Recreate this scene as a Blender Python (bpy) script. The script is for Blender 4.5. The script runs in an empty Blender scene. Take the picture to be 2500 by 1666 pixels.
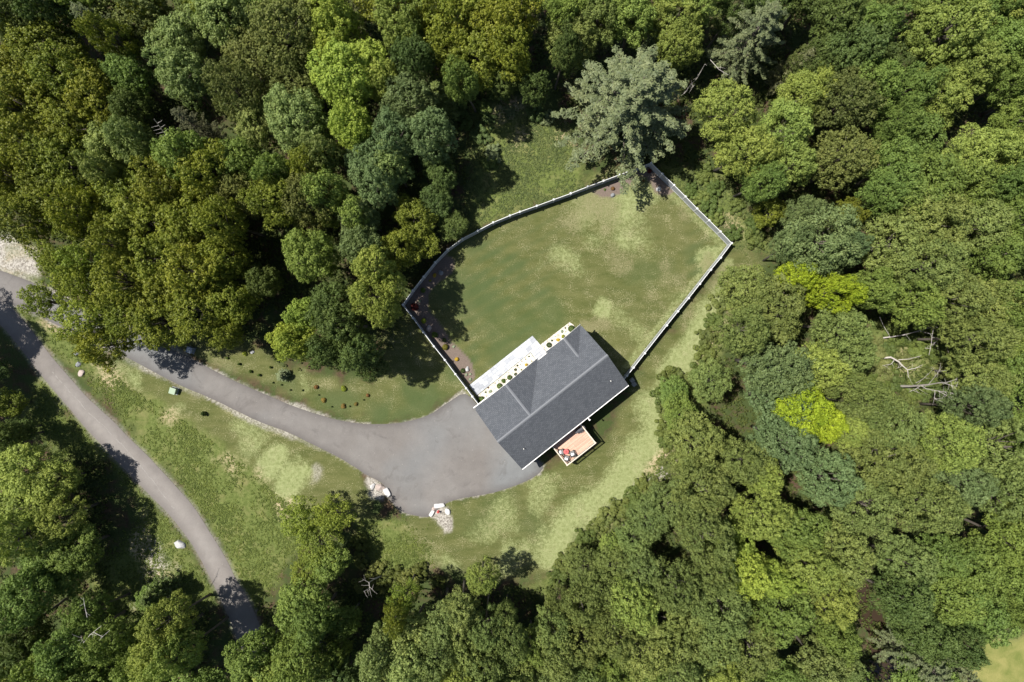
import bpy, math, random
import numpy as np
from mathutils import Vector

# ------------------------------------------------------------------ camera, sky, sun, exposure
scene = bpy.context.scene
COL = scene.collection
H = 93.0           # camera height over the ground
PPM = 18.0         # photo pixels (2500 wide) per metre on the ground
cam_d = bpy.data.cameras.new('camera')
cam = bpy.data.objects.new('camera', cam_d); COL.objects.link(cam)
cam.location = (0, 0, H); cam.rotation_euler = (0, 0, 0)
cam_d.sensor_width = 36.0
cam_d.lens = 36.0 * H / (2500.0 / PPM)
cam_d.clip_start = 1.0; cam_d.clip_end = 3000.0
scene.camera = cam

SUN_EL = math.radians(63.0); SUN_AZ_TRAVEL = math.radians(-15.0)
ddir = Vector((math.cos(SUN_AZ_TRAVEL)*math.cos(SUN_EL), math.sin(SUN_AZ_TRAVEL)*math.cos(SUN_EL), -math.sin(SUN_EL)))
sun_d = bpy.data.lights.new('sun', 'SUN'); sun = bpy.data.objects.new('sun', sun_d); COL.objects.link(sun)
sun_d.energy = 5.0; sun_d.angle = math.radians(0.5); sun_d.color = (1.0, 0.955, 0.88)
sun.rotation_euler = ddir.to_track_quat('-Z', 'Y').to_euler()
sun.location = (-40, 10, 120)
world = bpy.data.worlds.new('World'); scene.world = world; world.use_nodes = True
wn = world.node_tree; bg = wn.nodes['Background']
sky = wn.nodes.new('ShaderNodeTexSky'); sky.sky_type = 'NISHITA'; sky.sun_disc = False
sky.sun_elevation = SUN_EL; sky.sun_rotation = math.atan2(-ddir.x, -ddir.y)
wn.links.new(sky.outputs[0], bg.inputs[0]); bg.inputs[1].default_value = 0.065
scene.view_settings.view_transform = 'Standard'; scene.view_settings.look = 'None'
scene.view_settings.gamma = 1.0; scene.view_settings.exposure = 0.75
scene.render.engine = 'CYCLES'
scene.cycles.max_bounces = 5; scene.cycles.diffuse_bounces = 2; scene.cycles.transmission_bounces = 3
scene.cycles.transparent_max_bounces = 4

# ------------------------------------------------------------------ helpers
K = 2500.0 / 2353.0
def S(x, y, h=0.0):
    """photo pixel (2500 wide) seen at height h -> world x, y"""
    f = (H - h) / H / PPM
    return ((x - 1250.0) * f, (833.0 - y) * f)
def V(x, y, h=0.0): return S(x * K, y * K, h)
def Z(ox, oy, sc, pts): return [(ox + x / sc, oy + y / sc) for x, y in pts]
RNG = np.random.default_rng(7); rnd = random.Random(11)

def tag(o, label=None, cat=None, group=None, kind=None):
    if label: o['label'] = label
    if cat: o['category'] = cat
    if group: o['group'] = group
    if kind: o['kind'] = kind
    return o
def empty(name, loc, rz=0.0, sc=1.0):
    o = bpy.data.objects.new(name, None); COL.objects.link(o)
    o.location = loc; o.rotation_euler = (0, 0, rz)
    o.scale = (sc, sc, sc) if not isinstance(sc, tuple) else sc
    o.empty_display_size = 0.2
    return o
def link_mesh(name, me, parent=None):
    o = bpy.data.objects.new(name, me); COL.objects.link(o)
    if parent is not None: o.parent = parent
    return o

class MB:
    def __init__(s): s.v = []; s.f = []
    def add(s, vs, fs):
        n = len(s.v); s.v += [tuple(p) for p in vs]; s.f += [tuple(i + n for i in f) for f in fs]; return s
    def box(s, x0, x1, y0, y1, z0, z1):
        vs = [(x0,y0,z0),(x1,y0,z0),(x1,y1,z0),(x0,y1,z0),(x0,y0,z1),(x1,y0,z1),(x1,y1,z1),(x0,y1,z1)]
        return s.add(vs, [(3,2,1,0),(4,5,6,7),(0,1,5,4),(1,2,6,5),(2,3,7,6),(3,0,4,7)])
    def bar(s, a, b, w, z0, z1):
        """upright slab from a to b (xy) of width w"""
        a = np.array(a[:2], float); b = np.array(b[:2], float); d = b - a; d /= max(1e-9, np.linalg.norm(d))
        n = np.array((-d[1], d[0])) * w / 2
        q = [a + n, a - n, b - n, b + n]
        vs = [(p[0], p[1], z0) for p in q] + [(p[0], p[1], z1) for p in q]
        return s.add(vs, [(3,2,1,0),(4,5,6,7),(0,1,5,4),(1,2,6,5),(2,3,7,6),(3,0,4,7)])
    def prism(s, poly, z0, z1):
        n = len(poly)
        vs = [(p[0], p[1], z0) for p in poly] + [(p[0], p[1], z1) for p in poly]
        fs = [tuple(range(n-1, -1, -1)), tuple(range(n, 2*n))] + [(i, (i+1) % n, n+(i+1) % n, n+i) for i in range(n)]
        return s.add(vs, fs)
    def tube(s, pts, rad, seg=6, cap=True):
        pts = [Vector(p) for p in pts]; n0 = len(s.v); m = len(pts)
        for i, p in enumerate(pts):
            d = (pts[min(i+1, m-1)] - pts[max(i-1, 0)]).normalized()
            a = d.cross(Vector((0.13, 0.31, 0.94))) if abs(d.z) < 0.9 else d.cross(Vector((1, 0.1, 0)))
            a.normalize(); b = d.cross(a)
            r = rad[i] if hasattr(rad, '__len__') else rad
            for k in range(seg):
                t = 2*math.pi*k/seg
                q = p + a*math.cos(t)*r + b*math.sin(t)*r; s.v.append((q.x, q.y, q.z))
        for i in range(m-1):
            for k in range(seg):
                k2 = (k+1) % seg
                s.f.append((n0+i*seg+k, n0+i*seg+k2, n0+(i+1)*seg+k2, n0+(i+1)*seg+k))
        if cap:
            s.f.append(tuple(n0+k for k in range(seg-1, -1, -1)))
            s.f.append(tuple(n0+(m-1)*seg+k for k in range(seg)))
        return s
    def lathe(s, prof, cx=0, cy=0, seg=16):
        n0 = len(s.v)
        for r, z in prof:
            for k in range(seg):
                t = 2*math.pi*k/seg; s.v.append((cx+r*math.cos(t), cy+r*math.sin(t), z))
        for i in range(len(prof)-1):
            for k in range(seg):
                k2 = (k+1) % seg
                s.f.append((n0+i*seg+k, n0+i*seg+k2, n0+(i+1)*seg+k2, n0+(i+1)*seg+k))
        s.f.append(tuple(n0+(len(prof)-1)*seg+k for k in range(seg)))
        return s
    def mesh(s, name, mat, smooth=False):
        me = bpy.data.meshes.new(name); me.from_pydata(s.v, [], s.f); me.update()
        if mat: me.materials.append(mat)
        if smooth: me.polygons.foreach_set('use_smooth', [True]*len(me.polygons))
        return me
    def build(s, name, mat, parent=None, smooth=False):
        return link_mesh(name, s.mesh(name, mat, smooth), parent)

# value noise in numpy
class VN:
    def __init__(s, seed): s.t = np.random.default_rng(seed).random((256, 256))
    def one(s, x, y):
        xi = np.floor(x).astype(int); yi = np.floor(y).astype(int); fx = x-xi; fy = y-yi
        fx = fx*fx*(3-2*fx); fy = fy*fy*(3-2*fy); t = s.t
        a = t[xi & 255, yi & 255]; b = t[(xi+1) & 255, yi & 255]; c = t[xi & 255, (yi+1) & 255]; d = t[(xi+1) & 255, (yi+1) & 255]
        return (a*(1-fx)+b*fx)*(1-fy)+(c*(1-fx)+d*fx)*fy
    def __call__(s, x, y, sc, oc=4):
        r = 0; a = 1; tot = 0
        for i in range(oc):
            r = r + a*s.one(x*sc+17.3*i, y*sc+5.1*i); tot += a; a *= .55; sc = sc*2.03
        return r/tot
def sdist(poly, X, Y):
    """signed distance, positive inside"""
    P = np.array(poly, float); n = len(P)
    d2 = np.full(X.shape, 1e18); ins = np.zeros(X.shape, bool)
    for i in range(n):
        x0, y0 = P[i]; x1, y1 = P[(i+1) % n]; ex, ey = x1-x0, y1-y0
        t = np.clip(((X-x0)*ex+(Y-y0)*ey)/max(1e-9, ex*ex+ey*ey), 0, 1)
        d2 = np.minimum(d2, (X-x0-t*ex)**2+(Y-y0-t*ey)**2)
        if y0 != y1:
            c = ((y0 > Y) != (y1 > Y)) & (X < (x1-x0)*(Y-y0)/(y1-y0)+x0); ins ^= c
    d = np.sqrt(d2); return np.where(ins, d, -d)
def sm(x, a, b):
    t = np.clip((x-a)/(b-a), 0, 1); return t*t*(3-2*t)

# ------------------------------------------------------------------ materials
def newmat(name):
    m = bpy.data.materials.new(name); m.use_nodes = True
    nt = m.node_tree; return m, nt, nt.nodes['Principled BSDF']
def nnode(nt, t, **kw):
    n = nt.nodes.new(t)
    for k, v in kw.items(): setattr(n, k, v)
    return n
def mixc(nt, fac, a, b, mode='MIX'):
    n = nt.nodes.new('ShaderNodeMix'); n.data_type = 'RGBA'; n.blend_type = mode
    for s, v in ((n.inputs[0], fac), (n.inputs[6], a), (n.inputs[7], b)):
        if hasattr(v, 'node'): nt.links.new(v, s)
        elif isinstance(v, (int, float)): s.default_value = v
        else: s.default_value = (*v, 1)
    return n.outputs[2]
def mth(nt, op, a, b=None, c=None, clamp=False):
    n = nt.nodes.new('ShaderNodeMath'); n.operation = op; n.use_clamp = clamp
    for i, v in enumerate((a, b, c)):
        if v is None: continue
        if hasattr(v, 'node'): nt.links.new(v, n.inputs[i])
        else: n.inputs[i].default_value = v
    return n.outputs[0]
def ramp(nt, fac, lo, hi):
    n = nt.nodes.new('ShaderNodeMapRange'); n.clamp = True
    nt.links.new(fac, n.inputs[0]); n.inputs[1].default_value = lo; n.inputs[2].default_value = hi
    return n.outputs[0]
def noise(nt, co, sc, det=3, rough=.55, dist=0):
    n = nt.nodes.new('ShaderNodeTexNoise'); n.inputs['Scale'].default_value = sc; n.inputs['Detail'].default_value = det
    n.inputs['Roughness'].default_value = rough; n.inputs['Distortion'].default_value = dist
    if co is not None: nt.links.new(co, n.inputs['Vector'])
    return n.outputs['Fac']
def voro(nt, co, sc, out='Distance', feat='F1'):
    n = nt.nodes.new('ShaderNodeTexVoronoi'); n.feature = feat; n.inputs['Scale'].default_value = sc
    nt.links.new(co, n.inputs['Vector']); return n.outputs[out]
def bump(nt, bs, h, st, dist=.05):
    n = nt.nodes.new('ShaderNodeBump'); n.inputs['Strength'].default_value = st; n.inputs['Distance'].default_value = dist
    nt.links.new(h, n.inputs['Height']); nt.links.new(n.outputs[0], bs.inputs['Normal'])
def coord(nt, which='Object'):
    n = nt.nodes.new('ShaderNodeTexCoord'); return n.outputs[which]
def worldpos(nt):
    n = nt.nodes.new('ShaderNodeNewGeometry'); return n.outputs['Position']
def mapping(nt, co, scale=(1,1,1), rot=(0,0,0)):
    n = nt.nodes.new('ShaderNodeMapping'); n.inputs['Scale'].default_value = scale; n.inputs['Rotation'].default_value = rot
    nt.links.new(co, n.inputs[0]); return n.outputs[0]
def simple(name, col, rough=.6, var=.15, sc=6.0, bmp=.0, metal=0, spec=.4):
    m, nt, bs = newmat(name); co = coord(nt)
    f = noise(nt, co, sc, 4)
    c = mixc(nt, f, tuple(x*(1-var) for x in col), tuple(min(1, x*(1+var)) for x in col))
    nt.links.new(c, bs.inputs['Base Color']); bs.inputs['Roughness'].default_value = rough; bs.inputs['Metallic'].default_value = metal
    bs.inputs['Specular IOR Level'].default_value = spec
    if bmp: bump(nt, bs, noise(nt, co, sc*3, 4), bmp)
    return m
def foliage(name, rough=.5, spec=.35, trans=.28, vary=.35):
    """leaf colour comes from the object's own colour, varied leaf by leaf and bough by bough"""
    m, nt, bs = newmat(name)
    oi = nt.nodes.new('ShaderNodeObjectInfo'); g = nt.nodes.new('ShaderNodeNewGeometry')
    base = oi.outputs['Color']
    f = noise(nt, g.outputs['Position'], .55, 3, .6)
    b1 = mixc(nt, ramp(nt, f, .3, .7), (.72, .76, .72), (1.22, 1.16, 1.12))
    c = mixc(nt, 1.0, base, b1, 'MULTIPLY')
    b2 = mixc(nt, g.outputs['Random Per Island'], (1-vary, 1-vary*.9, 1-vary), (1+vary*1.1, 1+vary*.8, 1+vary*.5))
    c = mixc(nt, 1.0, c, b2, 'MULTIPLY')
    nt.links.new(c, bs.inputs['Base Color']); bs.inputs['Roughness'].default_value = rough
    bs.inputs['Specular IOR Level'].default_value = spec
    tr = nt.nodes.new('ShaderNodeBsdfTranslucent')
    ct = mixc(nt, 1.0, c, (1.1, 1.25, .55), 'MULTIPLY'); nt.links.new(ct, tr.inputs[0])
    mx = nt.nodes.new('ShaderNodeMixShader'); mx.inputs[0].default_value = trans
    nt.links.new(bs.outputs[0], mx.inputs[1]); nt.links.new(tr.outputs[0], mx.inputs[2])
    nt.links.new(mx.outputs[0], nt.nodes['Material Output'].inputs[0])
    return m
M = {}
M['leaf'] = foliage('broad_leaves', .6, .22, .30, .2)
M['oakleaf'] = foliage('glossy_leaves', .55, .3, .36, .28)
M['needle'] = foliage('needles', .6, .3, .12, .3)
M['bark'] = simple('bark', (.10, .085, .07), .9, .4, 5, .5)
M['deadwood'] = simple('dead_wood', (.42, .39, .36), .85, .3, 4, .3)
M['vinyl'] = simple('white_vinyl', (.62, .63, .64), .4, .03, 3)
M['panel'] = simple('shaded_vinyl', (.33, .345, .37), .5, .12, 3)  # same white vinyl, greyed to paint in shade on the upright panel faces
M['rock'] = simple('pale_rock', (.36, .36, .36), .9, .3, 5, .6)
M['rockpink'] = simple('pinkish_rock', (.36, .30, .27), .9, .3, 5, .6)
M['rockgrey'] = simple('grey_rock', (.20, .21, .22), .9, .35, 5, .6)
M['rockwhite'] = simple('white_rock', (.47, .46, .45), .85, .14, 4, .5)
M['siding'] = simple('siding', (.62, .62, .60), .6, .05, 3)
M['trim'] = simple('white_trim', (.78, .76, .73), .45, .04, 3)
M['glass'] = simple('dark_glass', (.03, .035, .04), .08, .1, 2, spec=.8)
M['door'] = simple('door_paint', (.12, .05, .04), .4, .1, 4)
M['garage'] = simple('garage_white', (.74, .73, .71), .45, .05, 3)
M['grill'] = simple('grill_black', (.035, .036, .04), .35, .2, 4)
M['grillcover'] = simple('grill_cover', (.05, .05, .058), .6, .2, 5, .3)
M['steel'] = simple('steel', (.55, .55, .55), .3, .1, 5, metal=.8)
M['wicker'] = simple('wicker', (.055, .052, .05), .7, .3, 22, .5)
M['cushion'] = simple('grey_cushion', (.17, .165, .16), .9, .15, 8)
M['pillow'] = simple('white_pillow', (.80, .80, .82), .85, .05, 6)
M['red'] = simple('red_paint', (.55, .06, .06), .45, .12, 5)
M['redcloth'] = simple('red_table', (.50, .09, .09), .55, .12, 5)
M['green_box'] = simple('pale_green_metal', (.22, .29, .20), .5, .1, 4)
M['blue_box'] = simple('blue_grey_metal', (.22, .26, .31), .4, .12, 4)
M['darkmetal'] = simple('dark_metal', (.04, .045, .045), .5, .1, 4)
M['acgrey'] = simple('condenser_grey', (.22, .23, .23), .5, .1, 4)
M['railwood'] = simple('rail_wood', (.52, .46, .38), .7, .15, 3, .2)
M['ridge'] = simple('ridge_shingle', (.150, .157, .170), .85, .15, 8, .3)

def shingles(name, rot):
    m, nt, bs = newmat(name); co = mapping(nt, coord(nt), rot=(0, 0, rot))
    br = nt.nodes.new('ShaderNodeTexBrick'); nt.links.new(co, br.inputs['Vector'])
    br.inputs['Scale'].default_value = 1.0; br.inputs['Brick Width'].default_value = .33; br.inputs['Row Height'].default_value = .17
    br.inputs['Mortar Size'].default_value = .022; br.inputs['Mortar Smooth'].default_value = .4; br.inputs['Bias'].default_value = 0
    br.inputs['Color1'].default_value = (.072, .079, .091, 1); br.inputs['Color2'].default_value = (.100, .108, .122, 1)
    br.inputs['Mortar'].default_value = (.050, .053, .058, 1); br.offset = .5
    f = noise(nt, co, 1.2, 4); c = mixc(nt, 1.0, br.outputs['Color'], mixc(nt, f, (.85, .86, .88), (1.15, 1.14, 1.12)), 'MULTIPLY')
    f2 = noise(nt, co, 26, 2); c = mixc(nt, 1.0, c, mixc(nt, f2, (.86, .86, .86), (1.14, 1.14, 1.14)), 'MULTIPLY')
    nt.links.new(c, bs.inputs['Base Color']); bs.inputs['Roughness'].default_value = .9; bs.inputs['Specular IOR Level'].default_value = .2
    bump(nt, bs, br.outputs['Fac'], -.5, .02)
    return m
M['shingle'] = shingles('roof_shingles', 0.0); M['shingle_cross'] = shingles('roof_shingles_cross', math.pi/2)

def pavers():
    m, nt, bs = newmat('patio_pavers'); co = mapping(nt, worldpos(nt), rot=(0, 0, math.radians(-38.3)))
    br = nt.nodes.new('ShaderNodeTexBrick'); nt.links.new(co, br.inputs['Vector'])
    br.inputs['Scale'].default_value = 1.0; br.inputs['Brick Width'].default_value = .75; br.inputs['Row Height'].default_value = .5
    br.inputs['Mortar Size'].default_value = .022; br.inputs['Mortar Smooth'].default_value = .3
    br.inputs['Color1'].default_value = (.27, .285, .315, 1); br.inputs['Color2'].default_value = (.50, .52, .545, 1)
    br.inputs['Mortar'].default_value = (.20, .21, .23, 1); br.offset = .37; br.squash = .7; br.squash_frequency = 3
    f = noise(nt, co, 2.2, 4); c = mixc(nt, 1.0, br.outputs['Color'], mixc(nt, f, (.86, .86, .88), (1.08, 1.08, 1.07)), 'MULTIPLY')
    nt.links.new(c, bs.inputs['Base Color']); bs.inputs['Roughness'].default_value = .75
    bump(nt, bs, br.outputs['Fac'], -.3, .02); return m
M['paver'] = pavers()
def pebbles(name, a, b, sc=9):
    m, nt, bs = newmat(name); co = worldpos(nt)
    n = nt.nodes.new('ShaderNodeTexVoronoi'); n.inputs['Scale'].default_value = sc; nt.links.new(co, n.inputs['Vector'])
    sep = nt.nodes.new('ShaderNodeSeparateColor'); nt.links.new(n.outputs['Color'], sep.inputs[0])
    c = mixc(nt, sep.outputs[0], a, b); c = mixc(nt, mth(nt, 'MULTIPLY', ramp(nt, n.outputs['Distance'], .4, .8), .6), c, tuple(x*.35 for x in a))
    f = noise(nt, co, .8, 3); c = mixc(nt, 1.0, c, mixc(nt, f, (.85, .84, .8), (1.12, 1.12, 1.12)), 'MULTIPLY')
    nt.links.new(c, bs.inputs['Base Color']); bs.inputs['Roughness'].default_value = .9
    bump(nt, bs, n.outputs['Distance'], -.6, .03); return m
M['pebble'] = pebbles('white_pebbles', (.42, .38, .32), (.68, .65, .60))
def planks():
    m, nt, bs = newmat('deck_planks'); co = coord(nt)
    br = nt.nodes.new('ShaderNodeTexBrick'); nt.links.new(co, br.inputs['Vector'])
    br.inputs['Scale'].default_value = 1.0; br.inputs['Brick Width'].default_value = 3.2; br.inputs['Row Height'].default_value = .145
    br.inputs['Mortar Size'].default_value = .006; br.inputs['Mortar Smooth'].default_value = .1
    br.inputs['Color1'].default_value = (.42, .25, .18, 1); br.inputs['Color2'].default_value = (.54, .35, .26, 1); br.inputs['Mortar'].default_value = (.10, .06, .04, 1)
    f = noise(nt, mapping(nt, co, (1, 14, 1)), 1.6, 4, .6); c = mixc(nt, 1.0, br.outputs['Color'], mixc(nt, f, (.8, .79, .78), (1.2, 1.2, 1.2)), 'MULTIPLY')
    nt.links.new(c, bs.inputs['Base Color']); bs.inputs['Roughness'].default_value = .7; return m
M['planks'] = planks()
def asphalt(name, a, b, edge, warm):
    m, nt, bs = newmat(name); co = worldpos(nt)
    at = nnode(nt, 'ShaderNodeAttribute', attribute_name='inner')
    f = noise(nt, co, .12, 5, .6, .6); c = mixc(nt, ramp(nt, f, .38, .60), a, b)
    fw = noise(nt, mapping(nt, co, (1, 1, 1)), .05, 3, .5, .3); c = mixc(nt, mth(nt, 'MULTIPLY', ramp(nt, fw, .46, .58), .9), c, warm)
    fp = noise(nt, co, .33, 6, .7, 1.2); c = mixc(nt, mth(nt, 'MULTIPLY', ramp(nt, fp, .56, .66), .35), c, edge)
    # streaks running along the lane (stored per vertex as distance across the lane)
    c = mixc(nt, mth(nt, 'MULTIPLY', mth(nt, 'SUBTRACT', 1.0, at.outputs['Fac']), .65), c, edge)
    tr = nnode(nt, 'ShaderNodeAttribute', attribute_name='track'); c = mixc(nt, mth(nt, 'MULTIPLY', tr.outputs['Fac'], .55), c, tuple(x*1.25 for x in b))
    f2 = noise(nt, co, 7, 4, .7); c = mixc(nt, 1.0, c, mixc(nt, f2, (.86, .86, .86), (1.14, 1.14, 1.14)), 'MULTIPLY')
    fs = voro(nt, co, 1.1); c = mixc(nt, mth(nt, 'MULTIPLY', mth(nt, 'SUBTRACT', 1.0, ramp(nt, fs, .02, .09)), .35), c, (.33, .31, .28))
    f3 = noise(nt, co, .7, 5, .65); c = mixc(nt, 1.0, c, mixc(nt, ramp(nt, f3, .3, .7), (.93, .93, .93), (1.06, 1.06, 1.05)), 'MULTIPLY')
    nt.links.new(c, bs.inputs['Base Color']); bs.inputs['Roughness'].default_value = .85; bs.inputs['Specular IOR Level'].default_value = .25
    bump(nt, bs, noise(nt, co, 30, 3), .35, .02); return m
M['asphalt'] = asphalt('driveway_asphalt', (.135, .124, .117), (.156, .146, .139), (.078, .070, .067), (.140, .146, .150))
M['road'] = asphalt('road_asphalt', (.160, .145, .135), (.182, .168, .158), (.118, .106, .100), (.165, .152, .142))

def water():
    m, nt, bs = newmat('stream_water'); bs.inputs['Base Color'].default_value = (.035, .024, .016, 1)
    bs.inputs['Roughness'].default_value = .12; bump(nt, bs, noise(nt, worldpos(nt), 1.5, 4), .15, .05); return m
M['water'] = water()

def ground_mat():
    m, nt, bs = newmat('ground_cover'); co = worldpos(nt)
    A = nnode(nt, 'ShaderNodeAttribute', attribute_name='mask_a'); B = nnode(nt, 'ShaderNodeAttribute', attribute_name='mask_b')
    sa = nt.nodes.new('ShaderNodeSeparateColor'); nt.links.new(A.outputs['Color'], sa.inputs[0]); lawn, mead, grav = sa.outputs
    sb = nt.nodes.new('ShaderNodeSeparateColor'); nt.links.new(B.outputs['Color'], sb.inputs[0]); mulch, dry, lush = sb.outputs
    n_big = noise(nt, co, .10, 4, .6); n_mid = noise(nt, co, .45, 5, .62, .4); n_f = noise(nt, co, 2.2, 5, .7); n_ff = noise(nt, co, 6.5, 4, .75)
    n_str = noise(nt, mapping(nt, co, (.5, 1.9, 1), (0, 0, math.radians(-28))), .6, 4, .6)
    # forest floor: leaf litter, moss and low green
    ff = mixc(nt, ramp(nt, n_f, .35, .65), (.045, .032, .020), (.090, .060, .038))
    ff = mixc(nt, ramp(nt, n_mid, .38, .54), ff, (.045, .062, .020))
    ff = mixc(nt, ramp(nt, n_ff, .62, .72), ff, (.15, .105, .07))
    # rough meadow
    me_ = mixc(nt, ramp(nt, n_f, .36, .64), (.062, .085, .020), (.125, .150, .045))
    me_ = mixc(nt, ramp(nt, n_mid, .50, .68), me_, (.150, .150, .058))
    me_ = mixc(nt, ramp(nt, n_ff, .60, .70), me_, (.24, .24, .11))
    me_ = mixc(nt, mth(nt, 'MULTIPLY', dry, ramp(nt, mth(nt, 'ADD', n_f, mth(nt, 'MULTIPLY', n_ff, .6)), .72, .86)), me_, (.42, .33, .22))
    # mown lawn
    la = mixc(nt, ramp(nt, n_str, .36, .64), (.066, .078, .023), (.100, .106, .038))
    la = mixc(nt, lush, la, mixc(nt, n_mid, (.052, .074, .024), (.070, .092, .035)))
    la = mixc(nt, mth(nt, 'MULTIPLY', ramp(nt, n_big, .45, .7), .35), la, (.120, .118, .050))
    pale = mixc(nt, ramp(nt, n_f, .32, .68), (.140, .165, .060), (.250, .275, .128))
    spk = mth(nt, 'ADD', mth(nt, 'MULTIPLY', n_ff, 1.5), mth(nt, 'MULTIPLY', n_f, 1.3))
    la = mixc(nt, mth(nt, 'MULTIPLY', ramp(nt, mth(nt, 'ADD', dry, spk), 1.55, 2.25), ramp(nt, dry, .02, .3)), la, pale)
    la = mixc(nt, mth(nt, 'MULTIPLY', mth(nt, 'MULTIPLY', ramp(nt, mth(nt, 'ADD', B.outputs['Alpha'], spk), 1.55, 2.1), ramp(nt, B.outputs['Alpha'], .02, .3)), .85), la, mixc(nt, n_ff, (.112, .108, .046), (.205, .192, .105)))
    fl = mth(nt, 'MULTIPLY', ramp(nt, mth(nt, 'ADD', n_ff, mth(nt, 'MULTIPLY', n_mid, .5)), .80, .93), .7)
    la = mixc(nt, mth(nt, 'MULTIPLY', fl, mth(nt, 'SUBTRACT', 1.05, lush), clamp=True), la, (.28, .26, .15))
    gcell = nt.nodes.new('ShaderNodeTexVoronoi'); gcell.inputs['Scale'].default_value = 6; nt.links.new(co, gcell.inputs['Vector'])
    sg = nt.nodes.new('ShaderNodeSeparateColor'); nt.links.new(gcell.outputs['Color'], sg.inputs[0])
    gr = mixc(nt, sg.outputs[0], (.15, .135, .115), (.40, .375, .335)); gr = mixc(nt, ramp(nt, n_ff, .6, .7), gr, (.12, .15, .05))
    mu = mixc(nt, n_ff, (.085, .064, .052), (.20, .160, .135))
    la = mixc(nt, A.outputs['Alpha'], la, mixc(nt, ramp(nt, n_mid, .35, .65), (.125, .145, .038), (.215, .205, .070)))
    c = mixc(nt, mead, ff, me_); c = mixc(nt, lawn, c, la)
    c = mixc(nt, grav, c, gr); c = mixc(nt, mulch, c, mu)
    c = mixc(nt, 1.0, c, mixc(nt, n_ff, (.80, .82, .80), (1.20, 1.18, 1.20)), 'MULTIPLY')
    nt.links.new(c, bs.inputs['Base Color']); bs.inputs['Roughness'].default_value = .95; bs.inputs['Specular IOR Level'].default_value = .1
    hgt = mth(nt, 'ADD', n_f, n_ff); bump(nt, bs, hgt, .6, .12)
    return m
M['ground'] = ground_mat()
M['weed'] = foliage('weeds', .7, .2, .35, .35)

# ------------------------------------------------------------------ outlines in photo pixels (2500 wide)
drive_up = [(-260,575),(-120,622),(0,660),(61,682),(100,700),(180,738),(250,775),(330,812),(400,845),(465,874),(500,893),(568,929),(619,951),(670,973),(721,994),(772,1011),(823,1026),(874,1034),(930,1037),(993,1031),(1047,1015),(1094,983),(1132,958)]
drive_lo = [(850,1131),(818,1112),(765,1086),(701,1054),(653,1038),(602,1016),(551,990),(500,966),(452,948),(372,906),(306,871),(235,838),(165,806),(114,781),(60,757),(21,740),(-120,700),(-260,660)]
drive_poly = drive_up + [(1150,972),(1175,1000),(1240,1060),(1300,1110),(1330,1137),(1314,1160),(1275,1180),(1222,1199),(1169,1210),(1118,1218),(1092,1227),(1072,1242),(1050,1262),(1035,1263),(1003,1257),(984,1251),(969,1242),(952,1219),(945,1200),(939,1185),(921,1173),(897,1161),(873,1145)] + drive_lo
road_r = [(-160,560),(-80,650),(21,740),(72,800),(106,845),(133,879),(170,922),(213,970),(245,1000),(277,1029),(311,1066),(354,1106),(394,1149),(428,1186),(471,1234),(505,1287),(532,1330),(556,1372),(577,1417),(598,1446),(620,1490),(645,1560),(680,1680),(730,1850)]
road_l = [(-230,600),(-120,690),(0,790),(50,850),(106,925),(160,986),(213,1050),(253,1093),(306,1149),(367,1210),(415,1258),(465,1322),(492,1370),(516,1417),(532,1450),(558,1507),(580,1560),(612,1680),(660,1850)]
road_poly = road_r + road_l[::-1]
fz2 = Z(900,400,3.92,[(325,1350),(420,1213),(525,1080),(635,943),(755,820),(895,718),(1043,640),(1192,562),(1352,496),(1447,460),(1610,403),(1772,343),(1935,285)])
fz3 = Z(1350,400,3.92,[(170,283),(333,220),(485,163),(637,106),(789,49),(942,-8)])
FENCE_NW = fz2 + fz3
FENCE_NE = Z(1350,400,3.92,[(942,-8),(1048,97),(1160,205),(1270,315),(1382,430),(1497,543),(1605,650),(1712,760)])
FENCE_SE = Z(1350,400,3.92,[(1712,760),(1607,900),(1513,1015),(1408,1150),(1300,1287),(1198,1413),(1090,1548)]) + Z(1100,750,3.92,[(1860,443),(1753,580),(1690,658),(1655,700)])
FENCE_W = Z(850,650,4.48,[(595,425),(707,568),(820,722),(937,878),(1057,1027),(1173,1183),(1290,1337),(1358,1428),(1430,1522)])
FH = 1.83
WP = lambda pts, h=0.0: [S(x, y, h) for x, y in pts]
fence_ground = WP(FENCE_NW, FH) + WP(FENCE_NE, FH)[1:] + WP(FENCE_SE, FH)[1:] + WP(FENCE_W, FH)[::-1][:-1]
VP = lambda pts: [V(x, y) for x, y in pts]
lawn_east = VP([(1692,562),(1765,595),(1712,668),(1672,700),(1640,760),(1600,850),(1560,930),(1530,1010),(1500,1060),(1440,1150),(1330,1240),(1250,1345),(1130,1330),(1050,1305),(960,1290),(945,1230),(920,1170),(990,1190),(1040,1150),(1240,1080),(1400,1000),(1450,900),(1500,800)])
lawn_west = VP([(420,780),(520,765),(600,790),(640,840),(740,860),(860,890),(880,740),(930,700),(1085,900),(1065,905),(980,965),(870,978),(700,930),(560,870),(440,815)])
lawn_south = VP([(200,790),(300,835),(420,890),(560,930),(700,1000),(820,1060),(860,1130),(850,1190),(760,1190),(650,1140),(560,1060),(430,965),(300,885)])
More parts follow.
